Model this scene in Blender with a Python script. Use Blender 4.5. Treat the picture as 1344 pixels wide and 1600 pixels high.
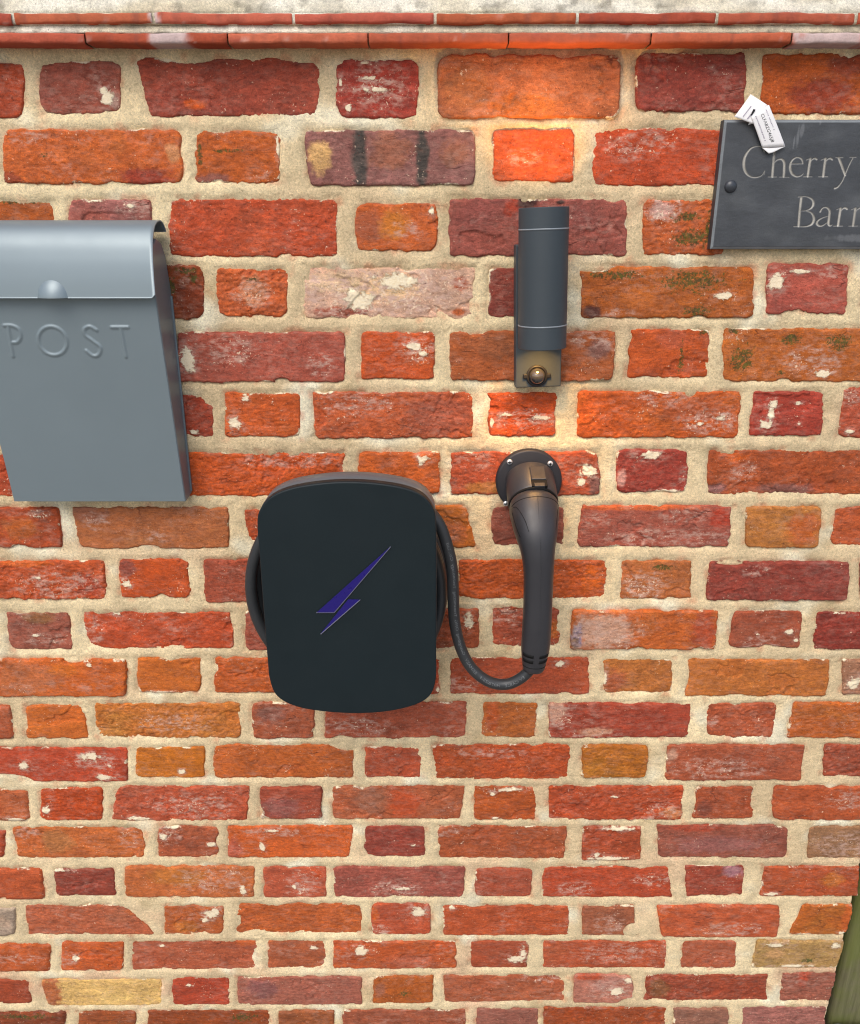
import bpy, math, numpy as np
from mathutils import Vector, Matrix

for o in list(bpy.data.objects): bpy.data.objects.remove(o, do_unlink=True)
scene = bpy.context.scene
COL = scene.collection

# ------------------------------------------------------------------ camera
F = 1270.0                      # focal length in pixels of the 1344 x 1600 photograph
TH = math.atan(F / 3600.0)      # downward pitch
D = 1.0125                      # metres from the wall face (y = 0)
H = 1.46                        # camera height above the ground (z = 0)
cam = bpy.data.cameras.new('camera'); camo = bpy.data.objects.new('camera', cam); COL.objects.link(camo)
camo.location = (0, -D, H); camo.rotation_euler = (math.pi / 2 - TH, 0, 0)
cam.sensor_fit = 'VERTICAL'; cam.sensor_height = 24.0; cam.lens = F / 1600.0 * 24.0
cam.clip_start = 0.02; cam.clip_end = 500
scene.camera = camo
scene.render.resolution_x = 860; scene.render.resolution_y = 1024

# ------------------------------------------------------------------ sky, sun, exposure
SUN_EL, SUN_AZ = math.radians(50), math.radians(200)    # azimuth clockwise from +Y: behind the camera, a little to the left
world = bpy.data.worlds.new('World'); scene.world = world; world.use_nodes = True
wn = world.node_tree.nodes; wl = world.node_tree.links
sky = wn.new('ShaderNodeTexSky'); sky.sky_type = 'NISHITA'; sky.sun_disc = False
sky.sun_elevation = SUN_EL; sky.sun_rotation = SUN_AZ
sky.air_density = 1.0; sky.dust_density = 3.0; sky.ozone_density = 1.0
wl.new(sky.outputs[0], wn['Background'].inputs['Color'])
wn['Background'].inputs['Strength'].default_value = 0.14
sun = bpy.data.lights.new('sun', 'SUN'); sun.energy = 1.35; sun.angle = math.radians(42); sun.color = (1.0, 0.97, 0.92)
suno = bpy.data.objects.new('sun', sun); COL.objects.link(suno)
sd = Vector((math.sin(SUN_AZ) * math.cos(SUN_EL), math.cos(SUN_AZ) * math.cos(SUN_EL), math.sin(SUN_EL)))
suno.rotation_euler = (-sd).to_track_quat('-Z', 'Y').to_euler(); suno.location = (-1.5, -4, 5)
vs = scene.view_settings
vs.view_transform = 'Standard'; vs.look = 'None'; vs.gamma = 1.0; vs.use_curve_mapping = False
vs.exposure = 0.46
scene.render.engine = 'CYCLES'; scene.cycles.filter_width = 1.1

# ------------------------------------------------------------------ helpers
def P(u, v, y=0.0):
    """the point on the plane y that the photograph shows at pixel (u, v)"""
    dx = (u - 672) / F; du = -(v - 800) / F
    dy = math.cos(TH) + du * math.sin(TH); dz = -math.sin(TH) + du * math.cos(TH)
    t = (y + D) / dy
    return np.array([dx * t, y, dz * t + H])
def px(u, v, y=0.0):
    """metres per pixel there, across and up"""
    a = P(u, v, y); return abs(P(u + 1, v, y)[0] - a[0]), abs(P(u, v + 1, y)[2] - a[2])
def lin(c):
    c = np.asarray(c, float) / 255.0
    return np.where(c <= 0.04045, c / 12.92, ((c + 0.055) / 1.055) ** 2.4)

def _hash(ix, iy, seed):
    h = (ix.astype(np.uint32) * np.uint32(374761393) + iy.astype(np.uint32) * np.uint32(668265263) + np.uint32((seed * 2246822519) & 0xffffffff))
    h = (h ^ (h >> np.uint32(13))) * np.uint32(1274126177)
    h = (h ^ (h >> np.uint32(16))) * np.uint32(2654435761)
    return (h ^ (h >> np.uint32(15))).astype(np.float64) / 4294967295.0
def noise(x, y, seed=0):
    xi = np.floor(x); yi = np.floor(y); fx = x - xi; fy = y - yi
    xi = xi.astype(np.int64) & 0xffffff; yi = yi.astype(np.int64) & 0xffffff
    ux = fx * fx * fx * (fx * (fx * 6 - 15) + 10); uy = fy * fy * fy * (fy * (fy * 6 - 15) + 10)
    def g(dx, dy):
        a = _hash(xi + dx, yi + dy, seed) * 2 * math.pi
        return np.cos(a) * (fx - dx) + np.sin(a) * (fy - dy)
    a, b, c, d = g(0, 0), g(1, 0), g(0, 1), g(1, 1)
    return ((a * (1 - ux) + b * ux) * (1 - uy) + (c * (1 - ux) + d * ux) * uy) * 1.4   # about -1..1
def fbm(x, y, seed=0, n=3):
    r = np.zeros_like(x, dtype=float); a = 1.0; s = 0.0
    for i in range(n):
        r += a * noise(x * 2 ** i + 17.3 * i, y * 2 ** i - 9.1 * i, seed + 31 * i); s += a; a *= 0.5
    return r / s
def sstep(a, b, x):
    t = np.clip((x - a) / (b - a), 0, 1); return t * t * (3 - 2 * t)

def np_mesh(name, verts, quads, attrs=None, smooth=True):
    me = bpy.data.meshes.new(name)
    verts = np.asarray(verts, np.float32); quads = np.asarray(quads, np.int32)
    k = quads.shape[1]
    me.vertices.add(len(verts)); me.vertices.foreach_set('co', verts.ravel())
    me.loops.add(quads.size); me.loops.foreach_set('vertex_index', quads.ravel())
    me.polygons.add(len(quads)); me.polygons.foreach_set('loop_start', np.arange(0, quads.size, k, dtype=np.int32))
    if smooth: me.polygons.foreach_set('use_smooth', np.ones(len(quads), bool))
    for an, arr in (attrs or {}).items():
        at = me.attributes.new(an, 'FLOAT_COLOR', 'POINT')
        arr = np.asarray(arr, np.float32)
        if arr.shape[1] == 3: arr = np.hstack([arr, np.ones((len(arr), 1), np.float32)])
        at.data.foreach_set('color', arr.ravel())
    me.update(calc_edges=True); me.validate()
    return me
def grid_mesh(name, X, Y, Z, keep=None, attrs=None):
    """heightfield: rows = z (axis 0), columns = x (axis 1); cells where keep is False are left out; faces towards -y"""
    nr, nc = X.shape
    idx = np.arange(nr * nc).reshape(nr, nc)
    q = np.stack([idx[:-1, :-1], idx[:-1, 1:], idx[1:, 1:], idx[1:, :-1]], -1)
    if keep is not None: q = q[keep]
    q = q.reshape(-1, 4)
    used = np.unique(q); remap = np.zeros(nr * nc, np.int64); remap[used] = np.arange(len(used))
    v = np.stack([X, Y, Z], -1).reshape(-1, 3)[used]
    a = {k: t.reshape(-1, t.shape[-1])[used] for k, t in (attrs or {}).items()}
    return np_mesh(name, v, remap[q], a)
def poly_mesh(name, verts, faces, smooth=False):
    me = bpy.data.meshes.new(name); me.from_pydata([tuple(map(float, v)) for v in verts], [], [list(map(int, f)) for f in faces]); me.update()
    if smooth:
        for p in me.polygons: p.use_smooth = True
    return me
def obj(name, me, mat, parent=None):
    o = bpy.data.objects.new(name, me); COL.objects.link(o)
    if mat is not None and me is not None: me.materials.clear(); me.materials.append(mat)
    if parent is not None: o.parent = parent; o.matrix_parent_inverse = Matrix.Identity(4) if parent.get('_loc') is None else Matrix.Translation(-Vector(parent['_loc']))
    return o
def thing(name, label, cat, loc=(0, 0, 0)):
    o = bpy.data.objects.new(name, None); COL.objects.link(o); o.empty_display_size = 0.05
    o.location = loc; o['label'] = label; o['category'] = cat
    PIV[o.name] = Vector(loc)
    return o
PIV = {}
def child(name, me, mat, parent):
    """parts are modelled in world coordinates; keep them there under a pivot that is not at the origin"""
    o = bpy.data.objects.new(name, me); COL.objects.link(o)
    if mat is not None: me.materials.clear(); me.materials.append(mat)
    o.parent = parent
    p = parent
    while p.parent is not None: p = p.parent
    if p is parent: o.matrix_parent_inverse = Matrix.Translation(-PIV[p.name])
    return o
def mod_bevel(o, w, seg=2, ang=35):
    m = o.modifiers.new('bevel', 'BEVEL'); m.width = w; m.segments = seg; m.limit_method = 'ANGLE'; m.angle_limit = math.radians(ang)
    return o
def box_mesh(name, x0, x1, y0, y1, z0, z1):
    v = [(x, y, z) for z in (z0, z1) for y in (y0, y1) for x in (x0, x1)]
    f = [(0, 2, 3, 1), (4, 5, 7, 6), (0, 1, 5, 4), (2, 6, 7, 3), (0, 4, 6, 2), (1, 3, 7, 5)]
    return poly_mesh(name, v, f)
def loft(name, rings, cap0=True, cap1=True, closed=False):
    """rings: list of (n,3) arrays"""
    n = len(rings[0]); V = np.vstack(rings); f = []
    R = len(rings)
    for i in range(R if closed else R - 1):
        a = i * n; b = ((i + 1) % R) * n
        for j in range(n):
            k = (j + 1) % n; f.append((a + j, a + k, b + k, b + j))
    if not closed:
        if cap0: f.append(tuple(range(n - 1, -1, -1)))
        if cap1: f.append(tuple((R - 1) * n + j for j in range(n)))
    return poly_mesh(name, V, f, True)
def catmull(pts, m=12, closed=False):
    p = np.asarray(pts, float); n = len(p); out = []
    for i in range(n if closed else n - 1):
        if closed: a, b, c, d = p[(i - 1) % n], p[i], p[(i + 1) % n], p[(i + 2) % n]
        else: a, b, c, d = p[max(i - 1, 0)], p[i], p[i + 1], p[min(i + 2, n - 1)]
        for k in range(m):
            t = k / m
            out.append(0.5 * ((2 * b) + (c - a) * t + (2 * a - 5 * b + 4 * c - d) * t * t + (3 * b - a - 3 * c + d) * t ** 3))
    if not closed: out.append(p[-1])
    return np.array(out)
def tube_rings(path, rad, n=16):
    path = np.asarray(path, float); m = len(path)
    T = np.gradient(path, axis=0); T /= np.linalg.norm(T, axis=1)[:, None]
    up = np.array([0, -1.0, 0.05]); rings = []
    ang = np.linspace(0, 2 * math.pi, n, endpoint=False)
    for i in range(m):
        a = np.cross(T[i], up); a /= np.linalg.norm(a); b = np.cross(a, T[i])
        r = rad if np.isscalar(rad) else rad[i]
        rings.append(path[i] + r * (np.cos(ang)[:, None] * a + np.sin(ang)[:, None] * b))
    return rings
def disc_rings(c, prof, axis='y', n=40):
    """lathe: prof = list of (radius, offset along axis); axis vector through c"""
    ax = {'y': np.array([0, -1.0, 0]), 'z': np.array([0, 0, 1.0])}.get(axis, axis) if isinstance(axis, str) else np.asarray(axis, float)
    ax = ax / np.linalg.norm(ax)
    a = np.cross(ax, [0, 0, 1.0]) if abs(ax[2]) < 0.9 else np.cross(ax, [0, 1.0, 0])
    a /= np.linalg.norm(a); b = np.cross(ax, a)
    t = np.linspace(0, 2 * math.pi, n, endpoint=False)
    return [np.asarray(c) + ax * h + max(r, 1e-5) * (np.cos(t)[:, None] * a + np.sin(t)[:, None] * b) for r, h in prof]
def fix_normals(o):
    import bmesh
    bm = bmesh.new(); bm.from_mesh(o.data); bmesh.ops.recalc_face_normals(bm, faces=bm.faces); bm.to_mesh(o.data); bm.free(); return o

# ------------------------------------------------------------------ materials
def new_mat(name):
    m = bpy.data.materials.new(name); m.use_nodes = True
    return m, m.node_tree.nodes, m.node_tree.links, m.node_tree.nodes['Principled BSDF']
class NT:
    def __init__(s, n, l): s.n, s.l = n, l
    def link(s, a, b): s.l.new(a, b)
    def noise(s, scale, detail=4, rough=0.6, vec=None, dist=0.0):
        t = s.n.new('ShaderNodeTexNoise'); t.inputs['Scale'].default_value = scale; t.inputs['Detail'].default_value = detail
        t.inputs['Roughness'].default_value = rough; t.inputs['Distortion'].default_value = dist
        if vec is not None: s.l.new(vec, t.inputs['Vector'])
        return t.outputs['Fac']
    def math(s, op, a, b=None, c=None):
        t = s.n.new('ShaderNodeMath'); t.operation = op
        for i, x in enumerate((a, b, c)):
            if x is None: continue
            if isinstance(x, (int, float)): t.inputs[i].default_value = x
            else: s.l.new(x, t.inputs[i])
        return t.outputs[0]
    def rng(s, x, a, b, c, d, smooth=False):
        t = s.n.new('ShaderNodeMapRange'); t.interpolation_type = 'SMOOTHSTEP' if smooth else 'LINEAR'
        s.l.new(x, t.inputs[0])
        for i, k in enumerate((a, b, c, d)): t.inputs[i + 1].default_value = k
        return t.outputs[0]
    def mix(s, f, a, b, mode='MIX'):
        t = s.n.new('ShaderNodeMix'); t.data_type = 'RGBA'; t.blend_type = mode
        for i, x in ((0, f), (6, a), (7, b)):
            if isinstance(x, (int, float)): t.inputs[i].default_value = x
            elif isinstance(x, tuple): t.inputs[i].default_value = (*x, 1) if len(x) == 3 else x
            else: s.l.new(x, t.inputs[i])
        return t.outputs[2]
    def attr(s, name):
        t = s.n.new('ShaderNodeAttribute'); t.attribute_name = name; return t
    def pos(s, sc=(1, 1, 1)):
        g = s.n.new('ShaderNodeNewGeometry'); m = s.n.new('ShaderNodeMapping'); m.inputs['Scale'].default_value = sc
        s.l.new(g.outputs['Position'], m.inputs['Vector']); return m.outputs[0]
    def bump(s, h, strength, dist, normal=None):
        b = s.n.new('ShaderNodeBump'); b.inputs['Strength'].default_value = strength; b.inputs['Distance'].default_value = dist
        s.l.new(h, b.inputs['Height'])
        if normal is not None: s.l.new(normal, b.inputs['Normal'])
        return b.outputs[0]
    def sep(s, c):
        t = s.n.new('ShaderNodeSeparateColor'); s.l.new(c, t.inputs[0]); return t.outputs

def mat_brick():
    m, n, l, p = new_mat('fired clay'); t = NT(n, l)
    pos = t.pos(); streak = t.pos((0.62, 1, 1.25))
    base = t.attr('Col').outputs['Color']; mk = t.attr('Msk'); sm, ms, hz = t.sep(mk.outputs['Color'])[:3]
    nl = t.noise(45, 5, 0.65, streak); nf = t.noise(260, 5, 0.7, streak); ng = t.noise(900, 3, 0.6, pos); ns = t.noise(170, 4, 0.7, pos)
    v = t.math('MULTIPLY', t.rng(nl, 0.3, 0.7, 0.68, 1.30), t.math('MULTIPLY', t.rng(nf, 0.28, 0.72, 0.60, 1.40), t.rng(ng, 0.3, 0.7, 0.72, 1.28)))
    vc = n.new('ShaderNodeCombineColor')
    for i in range(3): l.new(v, vc.inputs[i])
    c = t.mix(1.0, base, vc.outputs[0], 'MULTIPLY')
    # chalky bloom left by the lime
    f = t.math('MULTIPLY', t.math('ADD', hz, t.rng(t.noise(11, 3, 0.5, pos), 0.4, 0.7, 0.04, 0.24)), t.rng(t.noise(120, 6, 0.72, streak), 0.42, 0.66, 0.0, 1.0, True))
    c = t.mix(f, c, tuple(lin((214, 178, 160)) * 0.8))
    pits = t.rng(t.noise(420, 2, 0.5, pos), 0.66, 0.72, 0.0, 0.55, True)
    c = t.mix(pits, c, tuple(lin((92, 44, 34))))
    fl = t.rng(t.math('ADD', t.noise(300, 4, 0.65, pos), t.math('ADD', t.math('MULTIPLY', hz, 0.10), t.rng(t.noise(28, 2, 0.5, pos), 0.35, 0.75, -0.05, 0.09))), 0.68, 0.73, 0.0, 0.85, True)
    c = t.mix(fl, c, tuple(lin((226, 200, 172)) * 0.95))
    crk = t.math('ABSOLUTE', t.math('SUBTRACT', t.noise(15, 4, 0.5, t.pos((0.6, 1, 1.6)), 0.1), 0.5))
    crk = t.math('MULTIPLY', t.rng(crk, 0.0, 0.008, 1.0, 0.0, True), t.rng(t.noise(13, 3, 0.5, pos), 0.55, 0.68, 0.0, 0.6, True))
    c = t.mix(crk, c, tuple(lin((84, 40, 30))))
    # mortar smeared on the face
    ns2 = t.noise(95, 9, 0.82, t.pos((0.8, 1, 1.15)), 0.8); sf = t.math('ADD', sm, t.rng(ns2, 0.25, 0.75, -0.5, 0.5)); sf = t.rng(sf, 0.42, 0.60, 0.0, 0.9, True)
    mcol = t.mix(t.rng(ng, 0.3, 0.7, 0, 1), tuple(lin((228, 208, 166))), tuple(lin((246, 236, 212)) * 0.95))
    c = t.mix(sf, c, mcol)
    mf = t.math('ADD', ms, t.rng(t.noise(260, 6, 0.8, pos), 0.25, 0.75, -0.55, 0.55)); mf = t.rng(mf, 0.44, 0.66, 0.0, 0.88, True)
    mo = t.mix(t.rng(ns, 0.35, 0.65, 0, 1), (0.030, 0.032, 0.010), (0.085, 0.095, 0.014))
    c = t.mix(mf, c, mo)
    l.new(c, p.inputs['Base Color']); p.inputs['Roughness'].default_value = 0.82; p.inputs['Specular IOR Level'].default_value = 0.32
    h = t.math('ADD', t.math('MULTIPLY', nf, 1.0), t.math('ADD', t.math('MULTIPLY', ng, 0.35), t.math('MULTIPLY', nl, 1.2)))
    h = t.math('ADD', h, t.math('MULTIPLY', sf, 0.5))
    h = t.math('SUBTRACT', h, t.math('ADD', pits, t.math('MULTIPLY', crk, 1.5)))
    l.new(t.bump(h, 0.9, 0.0010), p.inputs['Normal'])
    return m
def mat_mortar():
    m, n, l, p = new_mat('lime mortar'); t = NT(n, l)
    pos = t.pos(); base = t.attr('Col').outputs['Color']
    nl = t.noise(30, 5, 0.6, pos); nf = t.noise(380, 5, 0.75, pos); ng = t.noise(1100, 3, 0.7, pos)
    v = t.math('MULTIPLY', t.rng(nl, 0.3, 0.7, 0.78, 1.16), t.math('MULTIPLY', t.rng(nf, 0.28, 0.72, 0.70, 1.30), t.rng(ng, 0.28, 0.72, 0.76, 1.24)))
    vc = n.new('ShaderNodeCombineColor')
    for i in range(3): l.new(v, vc.inputs[i])
    c = t.mix(1.0, base, vc.outputs[0], 'MULTIPLY')
    dk = t.rng(t.noise(520, 2, 0.6, pos), 0.675, 0.73, 0.0, 0.5, True)
    c = t.mix(dk, c, tuple(lin((120, 104, 72))))
    l.new(c, p.inputs['Base Color']); p.inputs['Roughness'].default_value = 0.95; p.inputs['Specular IOR Level'].default_value = 0.15
    h = t.math('ADD', nf, t.math('MULTIPLY', ng, 0.6)); h = t.math('SUBTRACT', h, t.math('MULTIPLY', dk, 0.7))
    l.new(t.bump(h, 1.0, 0.0019), p.inputs['Normal'])
    return m
def mat_paint(name, col, rough, spec=0.5, mottle=0.06, bump=0.0, scale=12, coat=0.0, metal=0.0):
    m, n, l, p = new_mat(name); t = NT(n, l); pos = t.pos()
    a = t.noise(scale, 4, 0.6, pos); c = t.mix(t.rng(a, 0.3, 0.7, 0, 1), tuple(np.array(col) * (1 - mottle)), tuple(np.minimum(np.array(col) * (1 + mottle), 1)))
    l.new(c, p.inputs['Base Color'])
    l.new(t.rng(t.noise(scale * 3, 4, 0.6, pos), 0.3, 0.7, max(rough - 0.05, 0.02), rough + 0.06), p.inputs['Roughness'])
    p.inputs['Specular IOR Level'].default_value = spec; p.inputs['Metallic'].default_value = metal; p.inputs['Coat Weight'].default_value = coat
    if bump > 0: l.new(t.bump(t.noise(1800, 2, 0.5, pos), bump, 0.0004), p.inputs['Normal'])
    return m
def mat_attr(name, rough, spec, var=(0.85, 1.15), scale=60, bump=0.3, bs=500):
    m, n, l, p = new_mat(name); t = NT(n, l); pos = t.pos()
    v = t.math('MULTIPLY', t.rng(t.noise(scale, 5, 0.65, pos), 0.3, 0.7, *var), t.rng(t.noise(bs, 3, 0.6, pos), 0.3, 0.7, 0.93, 1.07))
    vc = n.new('ShaderNodeCombineColor')
    for i in range(3): l.new(v, vc.inputs[i])
    c = t.mix(1.0, t.attr('Col').outputs['Color'], vc.outputs[0], 'MULTIPLY')
    l.new(c, p.inputs['Base Color']); p.inputs['Roughness'].default_value = rough; p.inputs['Specular IOR Level'].default_value = spec
    if bump: l.new(t.bump(t.noise(bs, 4, 0.7, pos), bump, 0.0012), p.inputs['Normal'])
    return m
def mat_emit(name, col, s):
    m, n, l, p = new_mat(name)
    p.inputs['Base Color'].default_value = (*col, 1); p.inputs['Emission Color'].default_value = (*col, 1); p.inputs['Emission Strength'].default_value = s
    return m

M_BRICK = mat_brick(); M_MORTAR = mat_mortar()
M_TILE = mat_attr('red clay tile', 0.8, 0.3, (0.82, 1.15), 70, 0.7, 420)

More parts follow.
